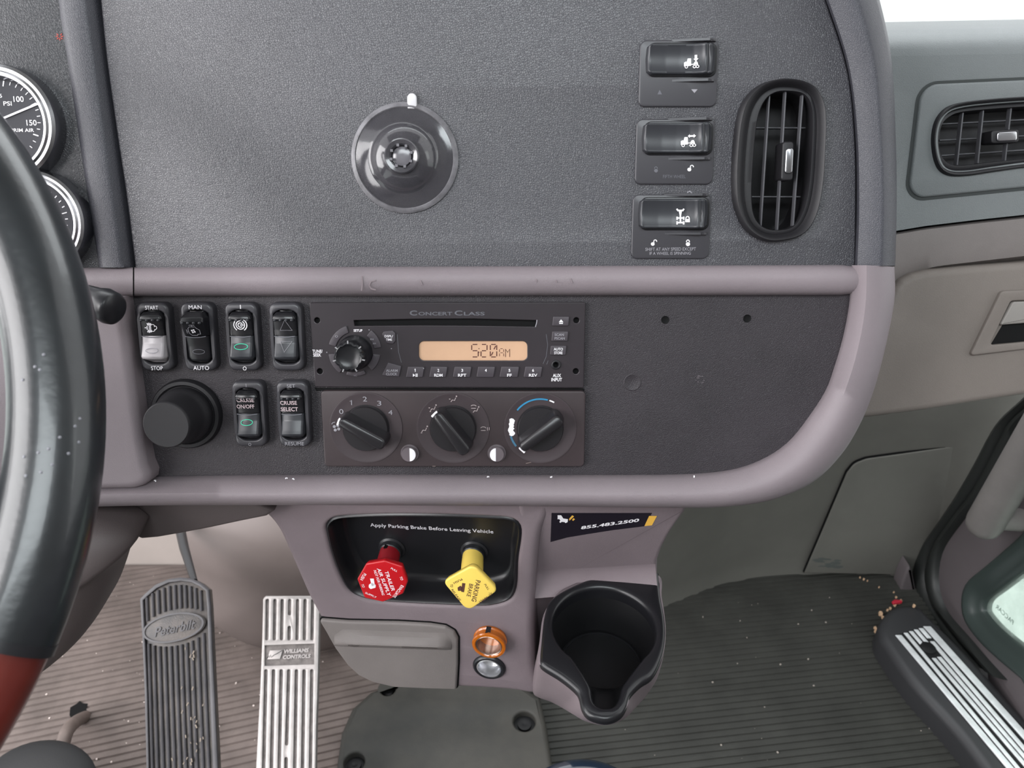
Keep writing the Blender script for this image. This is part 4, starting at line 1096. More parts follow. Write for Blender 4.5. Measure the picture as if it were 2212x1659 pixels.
# pod that carries the cup holder
T_ = [(1200, 1283), (1172, 1326), (1163, 1383), (1159, 1425), (1166, 1438), (1206, 1463), (1236, 1487), (1248, 1501), (1254, 1527), (1269, 1546), (1301, 1556), (1324, 1554), (1346, 1543), (1358, 1526), (1365, 1501), (1387, 1478), (1410, 1462), (1426, 1438), (1438, 1402), (1441, 1364), (1438, 1326), (1432, 1288), (1426, 1243), (1361, 1233), (1286, 1243), (1229, 1264)]
B_ = [(1190, 1330), (1170, 1380), (1155, 1430), (1150, 1470), (1152, 1497), (1164, 1507), (1187, 1515), (1207, 1525), (1230, 1538), (1257, 1550), (1290, 1558), (1322, 1557), (1348, 1546), (1368, 1531), (1385, 1516), (1400, 1497), (1411, 1479), (1419, 1458), (1424, 1432), (1425, 1400), (1422, 1370), (1416, 1340), (1410, 1320), (1361, 1300), (1286, 1310), (1229, 1320)]
Tp = [Vector((p.x, p.y, .6425)) for p in reversed(offset(list(reversed(cat([atz(x, y, .6425) for x, y in T_], 6, True))), .001))] if area2([atz(x, y, .64) for x, y in T_]) < 0 else [Vector((p.x, p.y, .6425)) for p in offset(cat([atz(x, y, .6425) for x, y in T_], 6, True), .001)]; Bp = cat([atz(x, y, .522) for x, y in B_], 6, True)
cm = sum(Bp, Vector()) / len(Bp); cm.z = .515
R = [[p.lerp(cm, .25) + Vector((0, 0, -.004)) for p in Bp], [p.lerp(cm, .03) + Vector((0, 0, -.0015)) for p in Bp], Bp]
for u in (.15, .4, .7, .92, 1.0):
    R.append([b.lerp(a, u) + Vector((0, -1, 0)) * (.004 * sin(pi * u) if i < 200 else 0) for i, (a, b) in enumerate(zip(Tp, Bp))])
tc_ = sum(Tp, Vector()) / len(Tp); R.append([p.lerp(tc_, .05) + Vector((0, 0, .0006)) for p in Tp]); R.append([p.lerp(tc_, .09) + Vector((0, 0, -.006)) for p in Tp])
g = G().loft(R, cap0=True, cap1=False); g.tf(lambda q: K.loc(q)); t.add('cup_pod', g, M_MAUVED, sharp=60)

# ashtray door
ash = [(690, 1335), (754, 1340), (860, 1342), (930, 1346), (963, 1351), (982, 1362), (990, 1377), (990, 1430), (987, 1486), (920, 1484), (853, 1481), (806, 1470), (776, 1455), (752, 1433), (725, 1396), (706, 1362)]
aP = fillet(K.pp(ash, .001), .003, 3)
d_ = Thing('ashtray_drawer', 'taupe ashtray drawer front, smudged at its finger lip, below the red knob', 'drawer', K, sum(aP, Vector()) / len(aP))
d_.add('drawer_gap', G().slab(offset(ccw(aP), -.0012), -.004, .0006), M_HOLE)
d_.add('drawer_front', G().slab(aP, 0, .0035, .0022, seg=4), M_GREYP)
# finger lip: bulged ledge
R = []
for (x, w) in ((722, .1), (740, .7), (770, 1), (830, 1), (900, 1), (945, 1), (962, .7), (975, .1)):
    r_ = []
    for (dy, h_) in ((-34, .0035), (-22, .0050), (-8, .0095), (-2, .0105), (1, .0085), (3, .0036)):
        y_ = 1394 + (x - 750) * .035 + dy * (1 if w > .5 else .6)
        r_.append(K.p(x, y_, .0035 + (h_ - .0035) * w))
    R.append(r_)
d_.add('finger_lip', G().loft(R, closed=False), M_GREYP)
for l_ in ([(752, 1394), (765, 1396), (775, 1395.5)], [(868, 1398), (900, 1399), (945, 1401)]):
    d_.add('smudge', inks(K, [l_], 2.2, .0105), mat('smudge_dark', (62, 56, 54), 0.7))

# sockets
t = Thing('power_socket', 'amber translucent ring socket on the console, above the silver one', 'socket', K, (s1.x, s1.y, 0))
g = G().lathe(s1.x, s1.y, [(.0138, 0), (.0142, .002), (.0132, .003), (.0130, .006), (.0142, .0070), (.0144, .0085), (.0138, .0095), (.0118, .0097), (.0112, .0090)], 48, cap0=True, cap1=False); t.add('amber_ring', g, M_AMBER)
g = G().lathe(s1.x, s1.y, [(.0113, .0088), (.0108, .0094), (.0100, .0088), (.0098, -.010), (.0005, -.011)], 40, cap0=False); t.add('liner', g, mat('tarnished_steel', (150, 132, 122), 0.3, metal=0.8, mottle=.3, mscale=60))
g = G().box((s1.x - .001, s1.y + .0136, .0045), (.004, .0012, .007)); t.add('clip', g, M_BLK)
t = Thing('power_socket', 'silver-lined socket in a black ring, below the amber one', 'socket', K, (s2.x, s2.y, 0))
g = G().lathe(s2.x, s2.y, [(.0145, 0), (.0142, .0014), (.0128, .0026), (.0112, .0024), (.0106, .001)], 48, cap0=False, cap1=False); t.add('black_ring', g, M_BLK)
g = G().lathe(s2.x, s2.y, [(.0108, .0022), (.0100, .0026), (.0095, .0010), (.0092, -.008), (.0060, -.0105), (.0005, -.009)], 40, cap0=False); t.add('liner', g, M_SILVER)

# ------------------------------------------------------------------ brake valve tray with its two knobs
HT = -.022
t = Thing('brake_valve_panel', 'gloss black recessed panel lettered Apply Parking Brake Before Leaving Vehicle', 'panel', K, sum(recP, Vector()) / len(recP))
cR = ccw(recP)
cen = sum(cR, Vector()) / len(cR)
def insc(d, z): return [Vector((cen.x + (p.x - cen.x) * (1 - d / .075), cen.y + (p.y - cen.y) * (1 - d / .034), z)) for p in cR]
R = [setz(offset(cR, -.0025), -.006), setz(offset(cR, .0004), -.0012), setz(offset(cR, .0016), -.0008), setz(offset(cR, .003), -.0022), insc(.004, -.010), insc(.0055, -.018), insc(.0075, HT + .0006), insc(.0095, HT)]
t.add('tray', G().loft(R, cap1=True), M_BLKG, sharp=60)
g = ptext(K, 'Apply Parking Brake Before Leaving Vehicle', 800.5, 1137, 1066, 1152, 9.5, HT, 0.008); t.add('lettering', g, mat('soft_white_ink', (196, 194, 200), 0.6))
def solve_h(bx, by, fx, fy):
    yb = K.p(bx, by, HT).y; lo, hi = -.01, .06
    for _ in range(40):
        m = (lo + hi) / 2
        if K.p(fx, fy, m).y > yb: hi = m
        else: lo = m
    return (lo + hi) / 2
# collars
def valve(name, label, bx, by, fx, fy, face_px, col, stemcol, texts, inkm, notch):
    hf = .5 * (solve_h(bx, by, fx, fy) + .018)
    f = K.p(fx, fy, hf); b = K.p(bx, by, HT)
    t = Thing(name, label, 'knob', K, (b.x, b.y, HT))
    cy_ = (f.y + b.y) / 2
    g = G().lathe(b.x, b.y, [(.0115, HT), (.0115, HT + .001), (.0098, HT + .002), (.0094, HT + .006), (.0082, HT + .007), (.0075, HT + .0065)], 36, cap0=False, cap1=True); t.add('collar', g, M_BLK)
    R = []
    for k_ in range(7):
        u = k_ / 6; z = HT + .006 + (hf - .005 - HT - .006) * u; r = .0086 + .0004 * sin(pi * u)
        c = b.lerp(f, u * 1.0); R.append([Vector((c.x + r * cos(2 * pi * i / 32), c.y + r * sin(2 * pi * i / 32), z)) for i in range(32)])
    t.add('stem', G().loft(R, cap0=True, cap1=True), stemcol)
    n_ = K.p(notch[0], notch[1], HT + .009); t.add('stem_notch', G().box((n_.x, n_.y, HT + .008), (.0028, .002, .004)), M_HOLE)
    P_ = fillet(K.pp(face_px, hf), [.0025] * 8 if len(face_px) == 8 else .0055, 5)
    fc = t.add('knob_cap', G().slab(P_, hf - .0062, hf, .0014, taper=-.0012, seg=4, r0=.0008), col)
    for i_, grp in enumerate(texts):
        g = G()
        for s, x0, y0, x1, y1, cp in grp:
            if s == '#':
                g.add(pfill(K, x0, hf))
            elif s == '~':
                g.add(inks(K, [x0], 1.4, hf))
            else: g.add(ptext(K, s, x0, y0, x1, y1, cp, hf, .012))
        t.add('lettering', g, inkm, parent=fc)
    return t
ox, oy, sc_ = 700, 1110, 5.027
def Z8(*a): return [(ox + a[i] / sc_, oy + a[i + 1] / sc_) for i in range(0, len(a), 2)]
def L8(s, a, b, c, d, cp):
    p, q = Z8(a, b, c, d); return (s, p[0], p[1], q[0], q[1], cp)
oct_ = Z8(455, 545, 650, 512, 850, 578, 908, 740, 858, 872, 640, 962, 435, 915, 358, 715)
valve('air_supply_knob', 'red octagonal push-pull knob lettered TRAILER AIR SUPPLY', 847, 1184, 826, 1256, oct_, M_RED, M_REDD,
      [[L8('TRAILER', 655, 622, 735, 838, 7.0), L8('AIR SUPPLY', 572, 592, 692, 890, 7.0), L8('NOT FOR PARKING', 537, 612, 630, 882, 5.0),
        L8('PULL', 722, 596, 792, 632, 5.5), L8('TO', 818, 682, 836, 720, 5), L8('EVACUATE', 838, 770, 742, 897, 5),
        L8('SUPPLY', 445, 862, 565, 915, 5.5), L8('TO', 402, 765, 420, 800, 5), L8('PUSH', 430, 640, 390, 710, 5),
        ('#', Z8(487, 770, 520, 745, 562, 772, 560, 800, 505, 815, 485, 795), 0, 0, 0, 0), ('#', Z8(500, 703, 540, 703, 552, 775, 518, 785), 0, 0, 0, 0)]], M_WHITE, (833, 1184))
sq = Z8(1620, 556, 1888, 835, 1560, 1066, 1288, 742)
valve('parking_brake_knob', 'yellow square push-pull knob lettered PARKING BRAKE', 1025, 1191, 1015, 1271, sq, M_YEL, M_YEL,
      [[L8('PARKING', 1650, 715, 1602, 945, 7.5), L8('BRAKE', 1578, 755, 1548, 892, 6.5)],
       [L8('PULL', 1735, 765, 1780, 828, 4.5), L8('TO', 1788, 850, 1790, 885, 4.5), L8('APPLY', 1765, 895, 1672, 955, 4.5),
        L8('PUSH', 1490, 700, 1400, 745, 4.5), L8('TO', 1368, 762, 1372, 795, 4.5), L8('RELEASE', 1378, 822, 1470, 945, 4.5)],
       [('#', Z8(1450, 800, 1480, 780, 1505, 800, 1495, 835, 1455, 835), 0, 0, 0, 0), ('#', Z8(1500, 750, 1535, 755, 1520, 850, 1490, 845), 0, 0, 0, 0)]], M_BROWNI, (1027, 1197))

# ------------------------------------------------------------------ cup holder
ZC = .645
tray_px = [(1418, 1234), (1361, 1234), (1286, 1245), (1229, 1267), (1191, 1292), (1176, 1326), (1169, 1383), (1166, 1422), (1172, 1436), (1210, 1460), (1240, 1484), (1251, 1499), (1257, 1524), (1271, 1543), (1301, 1553), (1324, 1551), (1343, 1540), (1354, 1523), (1362, 1498), (1384, 1475), (1407, 1460), (1422, 1437), (1434, 1402), (1438, 1364), (1435, 1326), (1428, 1288), (1423, 1240)]
trayP = resample(cat([atz(x, y, ZC) for x, y in tray_px], 6, True), 160, True)
cl, cr_ = atz(1195, 1349, ZC), atz(1415, 1349, ZC); rr = (cr_.x - cl.x) / 2; cx_ = (cl.x + cr_.x) / 2; cy_ = atz(1300, 1268, ZC).y - rr
hol = [Vector((cx_ + rr * cos(a), cy_ + rr * sin(a), ZC)) for a in [radians(-48 + 276 * i / 46) for i in range(47)]]
hol += [atz(x, y, ZC) for x, y in ((1274, 1474), (1280, 1500), (1285, 1515), (1298, 1524), (1320, 1524), (1333, 1512), (1340, 1494), (1348, 1472))]
holP = resample(cat(hol, 3, True), 130, True)
t = Thing('cup_holder', 'black cup holder insert with open front notch, on the console', 'cup holder', WORLD, (cx_, cy_, .60))
g = G().slab_hole(trayP, [holP], ZC - .006, ZC, r=.0035, rh=.0045, seg=5, hz=ZC - .012)
def incup(u, z):
    o = []
    for p in ccw(holP):
        dx, dy = p.x - cx_, p.y - cy_; L_ = hypot(dx, dy); r2 = L_ + (min(L_, rr * .93) - L_) * min(1, u * 2.2); r2 = r2 * (1 - .08 * u)
        o.append(Vector((cx_ + dx / L_ * r2, cy_ + dy / L_ * r2, z)))
    return o
t.add('rim', g, M_BLKG, sharp=50)
t.add('cup_wall', G().loft([incup(u, ZC - .012 - .034 * u) for u in (0, .08, .16, .25, .35, .5, .75, 1.0)], cap1=True), mat('cup_black', (16, 16, 18), 0.45), sharp=60)
# raised lip on the outer edge
g = G().lathe(cx_, cy_, [(rr * .82, ZC - .046), (rr * .82, ZC - .0448), (rr * .79, ZC - .0448), (rr * .79, ZC - .046)], 48, cap0=False, cap1=False); t.add('floor_ring', g, M_BLKG)

# sticker
Sx, Sy, sS = 1140, 1090, 6.506
def ZS(*a): return [(Sx + a[i] / sS, Sy + a[i + 1] / sS) for i in range(0, len(a), 2)]
st = S.pp(ZS(335, 120, 320, 525, 550, 462, 860, 410, 1200, 357, 1640, 303, 1745, 120), .0002)
t = Thing('sticker', 'navy-black sticker with the phone number 855.483.2500 above the cup holder', 'sticker', S, sum(st, Vector()) / len(st))
t.add('sheet', G().slab(st, .0000, .0003), M_STICK)
t.add('yellow_flash', pfill(S, ZS(1640, 300, 1745, 290, 1815, 160, 1706, 160), .0003), M_STYEL)
g = ptext(S, '855.483.2500', *ZS(750, 345)[0], *ZS(1570, 235)[0], 10.5, .0003, 0.03, shear=.18)
t.add('lettering', g, M_WHITE)
g = pfill(S, ZS(420, 150, 470, 150, 500, 195, 565, 205, 560, 245, 530, 258, 520, 245, 480, 240, 455, 255, 445, 240, 460, 225, 440, 200, 420, 205), .0003); t.add('logo', g, M_WHITE)
g = pfill(S, ZS(585, 225, 582, 200, 625, 150, 650, 165), .0003); g.add(pfill(S, ZS(622, 215, 645, 190, 662, 205, 640, 226), .0003)); t.add('logo', g, M_STYEL)

# ================================================================== KNEE PANEL AND COLUMN SHROUD
KN = Plane((0, .452, .7), (1, 0, 0), (0, 0, 1))
kn = [(-200, 1076), (520, 1076), (562, 1092), (592, 1106), (575, 1117), (520, 1128), (450, 1143), (386, 1155), (340, 1163), (306, 1166), (240, 1140), (-200, 1120)]
g = G().slab(KN.pp(kn, 0), -.03, 0, .003)
single('knee_panel', g, M_COL, 'dark taupe under-dash panel between the wheel and the lower console', 'knee panel', KN, KN.p(400, 1110), sharp=50)
def pillow(pl, pts, H, h0=0.0, n=6, cx=None, N=90, back=.02, pw=.5):
    P_ = resample(cat(pl.pp(pts, h0), n, True), N, True); c = sum(P_, Vector()) / N
    if cx: c = pl.p(cx[0], cx[1], h0)
    R = [[Vector((p.x, p.y, h0 - back)) for p in P_]]
    for u in (1.0, .985, .95, .88, .78, .64, .48, .3, .12, .02):
        z = h0 + H * (1 - u ** 2.6) ** pw
        R.append([Vector((c.x + (p.x - c.x) * u, c.y + (p.y - c.y) * u, z)) for p in P_])
    return G().loft(R, cap1=True)
SH = Plane((0, .43, .6), (1, 0, 0), (0, 0, 1))
g = pillow(SH, [(80, 1108), (160, 1108), (217, 1117), (267, 1131), (302, 1158), (292, 1168), (276, 1180), (263, 1205), (251, 1245), (234, 1290), (214, 1325), (188, 1360), (144, 1403), (97, 1436), (30, 1462), (-80, 1480), (-220, 1440), (-240, 1250), (-160, 1130), (0, 1105)], .045)
single('column_shroud', g, M_COL, 'taupe plastic steering column shroud behind the wheel rim', 'column shroud', SH, SH.p(120, 1280), sharp=60)

# stalk knob poking out beyond the rim
a = atd(60, 600, .47); b = atd(212, 652, .455); c = atd(246, 668, .452)
dr = (c - a).normalized()
g = G(); r0 = .0098
g.tube([a, b, b + dr * .004, c - dr * .002, c, c + dr * .0012], [.0045, .0085, r0, r0 * 1.02, r0 * .96, r0 * .8], 28)
t = Thing('stalk', 'black control stalk end poking out beyond the steering wheel rim', 'stalk', WORLD, a)
t.add('stalk_knob', g, M_BLK, sharp=50)

# ================================================================== GAUGES
def gauge(cx, cy, rpx, label, draw):
    h = .010; q = D.p(cx, cy, h); k = D.mm(cx, cy, h); R = rpx * k
    t = Thing('gauge', label, 'gauge', D, (q.x, q.y, 0), group='chrome-ringed gauges')
    g = G().lathe(q.x, q.y, [(R * 1.01, -.002), (R * 1.01, .006), (R * .99, .0092), (R * .94, .0105), (R * .885, .0100), (R * .85, .0112), (R * .80, .0105), (R * .765, .0080), (R * .75, .0052)], 96, cap0=False, cap1=False)
    t.add('chrome_bezel', g, M_CHROME)
    t.add('dial_face', G().lathe(q.x, q.y, [(R * .76, .0045), (.0004, .0045)], 64, cap0=False), M_TELL)
    g, nd = draw(.0046, q, R)
    t.add('lettering', g, M_WHITE); t.add('needle', nd, M_WHITE)
    return t
def g1(z, q, R):
    k = .76 * R / 91.0
    g = G(); cx, cy = -3, 265
    for i in range(22):
        a = radians(120 - 150 * i / 21 * .95); a = radians(138 - i * 9.2); big = i in (6, 12, 17)
        r1 = 91; r0 = 79 if big else 84
        g.add(inks(D, [[(cx + r0 * cos(a), cy - r0 * sin(a)), (cx + r1 * cos(a), cy - r1 * sin(a))]], 2.6 if big else 1.6, z))
    for s, x0, x1, y, cp in (('100', 30, 52, 220, 12), ('PSI', 8, 26, 228, 9), ('150', 58, 80, 271, 12), ('PRIM AIR', 24, 74, 285, 7.5), ('55', -8, 5, 211, 8)):
        g.add(ptext(D, s, x0, y, x1, y, cp, z, .01))
    nd = inks(D, [[(8, 255), (40, 241.5), (82, 224)]], 4.2, z + .001)
    return g, nd
gauge(-3, 265, 122, 'upper chrome-ringed pressure gauge lettered 100, PSI and 150, half out of the photo', g1)
def g2(z, q, R):
    g = G(); cx, cy = 73, 478
    for i in range(12):
        a = radians(70 - i * 11); big = i % 4 == 1
        g.add(inks(D, [[(cx + (68 if not big else 60) * cos(a), cy - (68 if not big else 60) * sin(a)), (cx + 74 * cos(a), cy - 74 * sin(a))]], 2, z))
    nd = inks(D, [[(75, 480), (60, 520), (50, 545)]], 4, z + .001)
    return g, nd
gauge(73, 478, 108, 'lower chrome-ringed gauge mostly hidden behind the steering wheel', g2)

# ================================================================== STEERING WHEEL
WC = Vector((-.42118, .21799, .93820)); tl, yw_ = .73527, .31272; RW, rW = .235, .0185
nW = Vector((sin(yw_) * cos(tl), -cos(tl) * cos(yw_), sin(tl)))
XW = Vector((0, 0, 1)).cross(nW).normalized()
if XW.x < 0: XW = -XW
YW = nW.cross(XW)
MW = Plane(WC, XW, YW)
def proj(p):
    v = p - CAM; d = v.dot(FWD); return 1106 + FPX * v.x / d, 829.5 + FPX * v.dot(DOWN) / d
def wpt(a, b, r=rW):
    rad = XW * cos(a) + YW * sin(a)
    return WC + rad * (RW + r * cos(b)) + nW * (r * sin(b))
# angle where the wooden part starts
aw = min((abs(proj(wpt(radians(-x * .25), 1.2))[1] - 1396), radians(-x * .25)) for x in range(20, 300))[1]
def arc(a0, a1, r, n):
    R = []
    for i in range(n + 1):
        a = a0 + (a1 - a0) * i / n; R.append([MW.loc(wpt(a, 2 * pi * k / 28, r(a) if callable(r) else r)) for k in range(28)])
    return G().loft(R, cap0=True, cap1=True)
t = Thing('steering_wheel', 'black leather steering wheel rim with a red-brown wooden lower section', 'steering wheel', MW, (0, 0, 0))
t.add('leather_rim', arc(aw, aw + radians(250), rW, 150), M_LEATH, sharp=60)
t.add('wooden_rim', arc(aw - radians(110), aw, rW * .93, 60), M_WOOD, sharp=60)
t.add('rim_seam', arc(aw - .012, aw + .006, rW * 1.015, 3), M_BLK)
hub = G().lathe(0, 0, [(.075, -.06), (.085, -.05), (.085, -.03), (.07, -.018), (.0005, -.012)], 48); t.add('hub', hub, M_BLKM)
for dg_ in (55, 125, 235, 305):
    a = radians(dg_); sp = G().tube([Vector((.06 * cos(a), .06 * sin(a), -.035)), Vector((.15 * cos(a), .15 * sin(a), -.02)), Vector((.228 * cos(a), .228 * sin(a), -.003))], [(.018, .006), (.014, .005), (.012, .005)], 12)
    t.add('spoke', sp, M_SILVER)
t.add('column', G().tube([Vector((0, 0, -.06)), Vector((.0, 0, -.30))], .035, 20, up=Vector((0, 1, 0))), M_BLKM)
grid = []
for i in range(0, 200):
    a = aw + (radians(75)) * i / 199
    for j in range(0, 60):
        b = -pi / 2 + 2 * pi * j / 59 * .9; w = wpt(a, b); nn = (w - wpt(a, b, 0)).normalized()
        if nn.dot(CAM - w) > 0: x, y = proj(w); grid.append((x, y, w, nn))
g = G()
for x, y in ((52, 817), (78, 795), (98, 768), (53, 989), (81, 978), (104, 966), (131, 943), (176, 905), (160, 922), (53, 1030), (84, 1017), (115, 1003), (146, 980), (172, 957), (85, 800)):
    m = min(grid, key=lambda q: (q[0] - x) ** 2 + (q[1] - y) ** 2); c = MW.loc(m[2] + m[3] * .0001)
    for (rr_, zz) in ((0, 0),):
        s_ = G().lathe(0, 0, [(.0007, -.0004), (.0006, .0001), (.0003, .0003)], 8)
        nl = Vector((m[3].dot(XW), m[3].dot(YW), m[3].dot(nW))); Q = nl.to_track_quat('Z', 'Y').to_matrix()
        s_.tf(lambda v: Q @ v + c); g.add(s_)
t.add('stitching', g, mat('stitch_thread_grey', (118, 118, 124), 0.5))

# ================================================================== PEDALS
def ped_plane(tp, td, bp, bd):
    A = atd(tp[0], tp[1], td); B = atd(bp[0], bp[1], bd); dv = A - B; dv.x = 0
    return Plane((0, B.y, B.z), (1, 0, 0), dv)
BP = ped_plane((380, 1250), 1.03, (390, 1659), .96)
t = Thing('brake_pedal', 'black rubber brake pedal with vertical ribs and an oval badge, muddy on its lower half', 'pedal', BP, BP.p(385, 1500))
bo = [(302, 1294), (312, 1283), (335, 1263), (362, 1251), (390, 1247), (415, 1250), (435, 1260), (451, 1273), (454, 1310), (458, 1400), (465, 1550), (471, 1680), (476, 1840), (318, 1840), (316, 1680), (312, 1500), (307, 1380)]
t.add('pad', G().slab(BP.pp(bo, 0), -.012, 0, .001), M_PEDAL)
bi = [(309, 1297), (318, 1288), (338, 1271), (363, 1259), (390, 1255), (413, 1258), (431, 1267), (444, 1277), (447, 1310), (450, 1400), (455, 1550), (460, 1680), (466, 1830), (326, 1830), (322, 1680), (318, 1500), (313, 1380)]
g = G().slab_hole(BP.pp(bo, .004), [BP.pp(bi, .004)], -.0005, .004, r=.001, rh=.001, seg=2)
t.add('raised_border', g, M_PEDR)
def topy(x): return 1258 + ((x - 388) / 78.0) ** 2 * 34 + 4
def elly(x, s):
    u = max(0.0, 1 - ((x - 379) / 70.0) ** 2); return 1356 - (x - 375) * .16 + s * 33 * sqrt(u)
k_ = 0
g = G()
for x in (318.5, 331, 343, 355, 367, 379, 390.5, 401.5, 412.5, 423.5, 434.5):
    a = BP.p(x, topy(x), 0); b = BP.p(x + 1.5, elly(x, -1) - 5, 0)
    g.tube([a + Vector((0, -.001, .0012)), b + Vector((0, .001, .0012))], [(.0019, .0026)] * 2, 8, up=Vector((0, 0, 1)))
for x in (323, 334, 346, 358, 370, 382, 393.5, 405, 416.5, 429, 441):
    a = BP.p(x, elly(x, 1) + 5, 0); b = BP.p(x + 13 + (x - 323) * .05, 1838, 0)
    g.tube([a + Vector((0, -.001, .0012)), b + Vector((0, 0, .0012))], [(.0019, .0026)] * 2, 8, up=Vector((0, 0, 1)))
t.add('ribbing', g, M_PEDR)
def tell(f, h): return BP.pp([(378 + 66 * f * cos(a) , 1356 - 66 * f * cos(a) * .17 - 31 * (f + (f - 1) * .6) * sin(a)) for a in [2 * pi * i / 48 for i in range(48)]], h)
bd = t.add('badge', G().slab(tell(1, .0045), -.0005, .0045, .001), M_PEDAL)
g = G(); E1 = tell(1.0, 0); E2 = tell(.93, 0)
g.loft([setz(E1, .0044), setz(E1, .0058), setz(E2, .0058), setz(E2, .0044)]); t.add('badge_ring', g, M_PEDR, parent=bd)
g = ptext(BP, 'Peterbilt', 334, 1376, 424, 1357, 21, .0045, .01, shear=.35); g.tf(lambda q: q)
g2_ = G(); n = len(g.v); g2_.v = [v.copy() for v in g.v] + [v + Vector((0, 0, .0012)) for v in g.v]; g2_.f = list(g.f) + [tuple(i + n for i in f) for f in g.f]
from collections import Counter
ec = Counter()
for f in g.f:
    for i in range(len(f)): ec[tuple(sorted((f[i], f[(i + 1) % len(f)])))] += 1
for (a, b), c_ in ec.items():
    if c_ == 1: g2_.f.append((a, b, b + n, a + n))
t.add('lettering', g2_, M_PEDR, parent=bd)
random.seed(21)
g = G()
for i in range(26):
    x = random.gauss(412, 16); y = random.uniform(1400, 1650)
    if x < 330 or x > 455: continue
    p = BP.p(x, y, .004); s_ = random.uniform(.0006, .0015)
    q = G().box((0, 0, 0), (s_ * 1.2, s_ * 3.2, .0006)); a = random.uniform(-.6, .6)
    q.tf(lambda v: Vector((v.x * cos(a) - v.y * sin(a) + p.x, v.x * sin(a) + v.y * cos(a) + p.y, v.z + p.z + .0002))); g.add(q)
t.add('dried_mud', g, mat('dried_mud', (124, 114, 104), 0.9), kind='stuff')
A = aty(384, 1120, .90); B = BP.w(BP.p(420, 1256, -.004))
g = G().tube([A, A.lerp(B, .5) + Vector((-.002, 0, 0)), B], [.0075, .0065, .0042], 14); g.tf(lambda q: BP.loc(q)); t.add('pedal_arm', g, M_BLK)
B0 = BP.w(BP.p(395, 1800, -.012)); g = G().tube([B0, Vector((B0.x, B0.y - .02, 0.0))], .012, 12, up=Vector((0, 1, 0))); g.tf(lambda q: BP.loc(q)); t.add('hinge_post', g, M_BLK)

AP = ped_plane((628, 1287), 1.07, (620, 1659), .99)
t = Thing('accelerator_pedal', 'silver cast metal accelerator pedal with slots, lettered WILLIAMS CONTROLS', 'pedal', AP, AP.p(620, 1500))
ao = [(568, 1294), (574, 1287), (686, 1287), (691, 1292), (689, 1350), (687, 1450), (683, 1565), (681, 1680), (678, 1840), (547, 1840), (553, 1650), (561, 1500), (566, 1380)]
lx = [577.7, 594, 609.7, 625.9, 643, 659, 675.5]
slots = []
def slotp(x0, y0, x1, y1, w=3.4):
    return fillet(AP.pp([(x0 - w, y0), (x0 + w, y0), (x1 + w, y1), (x1 - w, y1)], 0), .0018, 4)
for i, x in enumerate(lx):
    if i == 3:
        slots += [slotp(x, 1294, x - .5, 1329), slotp(x - 1, 1352, x - 1.5, 1383)]
    else: slots.append(slotp(x, 1294, x - 1.5, 1383))
for i, x in enumerate([574.5, 591, 607.5, 624, 640.5, 657, 673.7]):
    if i == 3: slots += [slotp(x, 1446, x - 5, 1610, 3.6), slotp(x - 6, 1636, x - 8, 1820, 3.6)]
    else: slots.append(slotp(x, 1446, x - 9 + i * .6, 1820, 3.6))
rc = AP.pp([(571.7, 1394), (679, 1390), (678.5, 1435), (571.4, 1438)], 0)
g = G().slab_hole(fillet(AP.pp(ao, 0), .002, 3), slots + [rc], -.010, 0, r=.0010, rh=.0006, seg=2, hz=-.0035)
t.add('treadle', g, M_ALU)
t.add('slot_floor', G().slab(AP.pp([(570, 1290), (688, 1290), (680, 1832), (552, 1832)], -.003), -.006, -.0028), M_ALUD)
zr = -.0028
g = ptext(AP, 'WILLIAMS', 613, 1411, 667, 1408, 7.6, zr + .0015, .035, shear=.15); g.add(ptext(AP, 'CONTROLS', 611, 1423.5, 671, 1420.5, 7.6, zr + .0015, .035, shear=.15))
t.add('lettering', g, M_ALU)
g = G().slab(AP.pp([(583, 1405), (611, 1404), (605, 1423.5), (577, 1424.5)], zr + .0015), zr, zr + .0018, .0003); t.add('badge', g, M_ALU)
t.add('badge_line', inks(AP, [[(577, 1423), (581, 1416), (582, 1421), (585, 1414), (586, 1420), (592, 1415), (600, 1411), (610, 1405)]], 1.5, zr + .0018), M_HOLE)
B0 = AP.w(AP.p(620, 1830, -.010)); g = G().tube([B0, Vector((B0.x, B0.y - .01, 0.0))], .03, 16, up=Vector((0, 1, 0))); g.tf(lambda q: AP.loc(q)); t.add('hinge_block', g, M_BLK)

# clutch pedal at the lower left
A = atz(186, 1548, -.004); pc = atd(78, 1712, 1.02)
t = Thing('clutch_pedal', 'clutch pedal with black rounded pad and bent grey arm entering the mat', 'pedal', WORLD, A)
g = G().tube(cat([A + Vector((.02, .03, -.03)), A, atd(150, 1572, 1.13), atd(134, 1615, 1.09), atd(124, 1680, 1.05), pc + Vector((.02, .02, 0))], 6), .0095, 14); t.add('pedal_arm', g, mat('worn_grey_steel', (112, 100, 95), 0.5, metal=.2, mottle=.15, mscale=30))
g = G(); R = []
for i in range(12):
    u = -pi / 2 + pi * i / 11; R.append([Vector((pc.x + .082 * cos(u) * cos(a), pc.y + .055 * cos(u) * sin(a), pc.z + .020 * sin(u) + .05 * cos(u) * sin(a) * .6)) for a in [2 * pi * k / 40 for k in range(40)]])
g.loft(R, cap0=True, cap1=True); t.add('pad', g, M_RUBBLK)

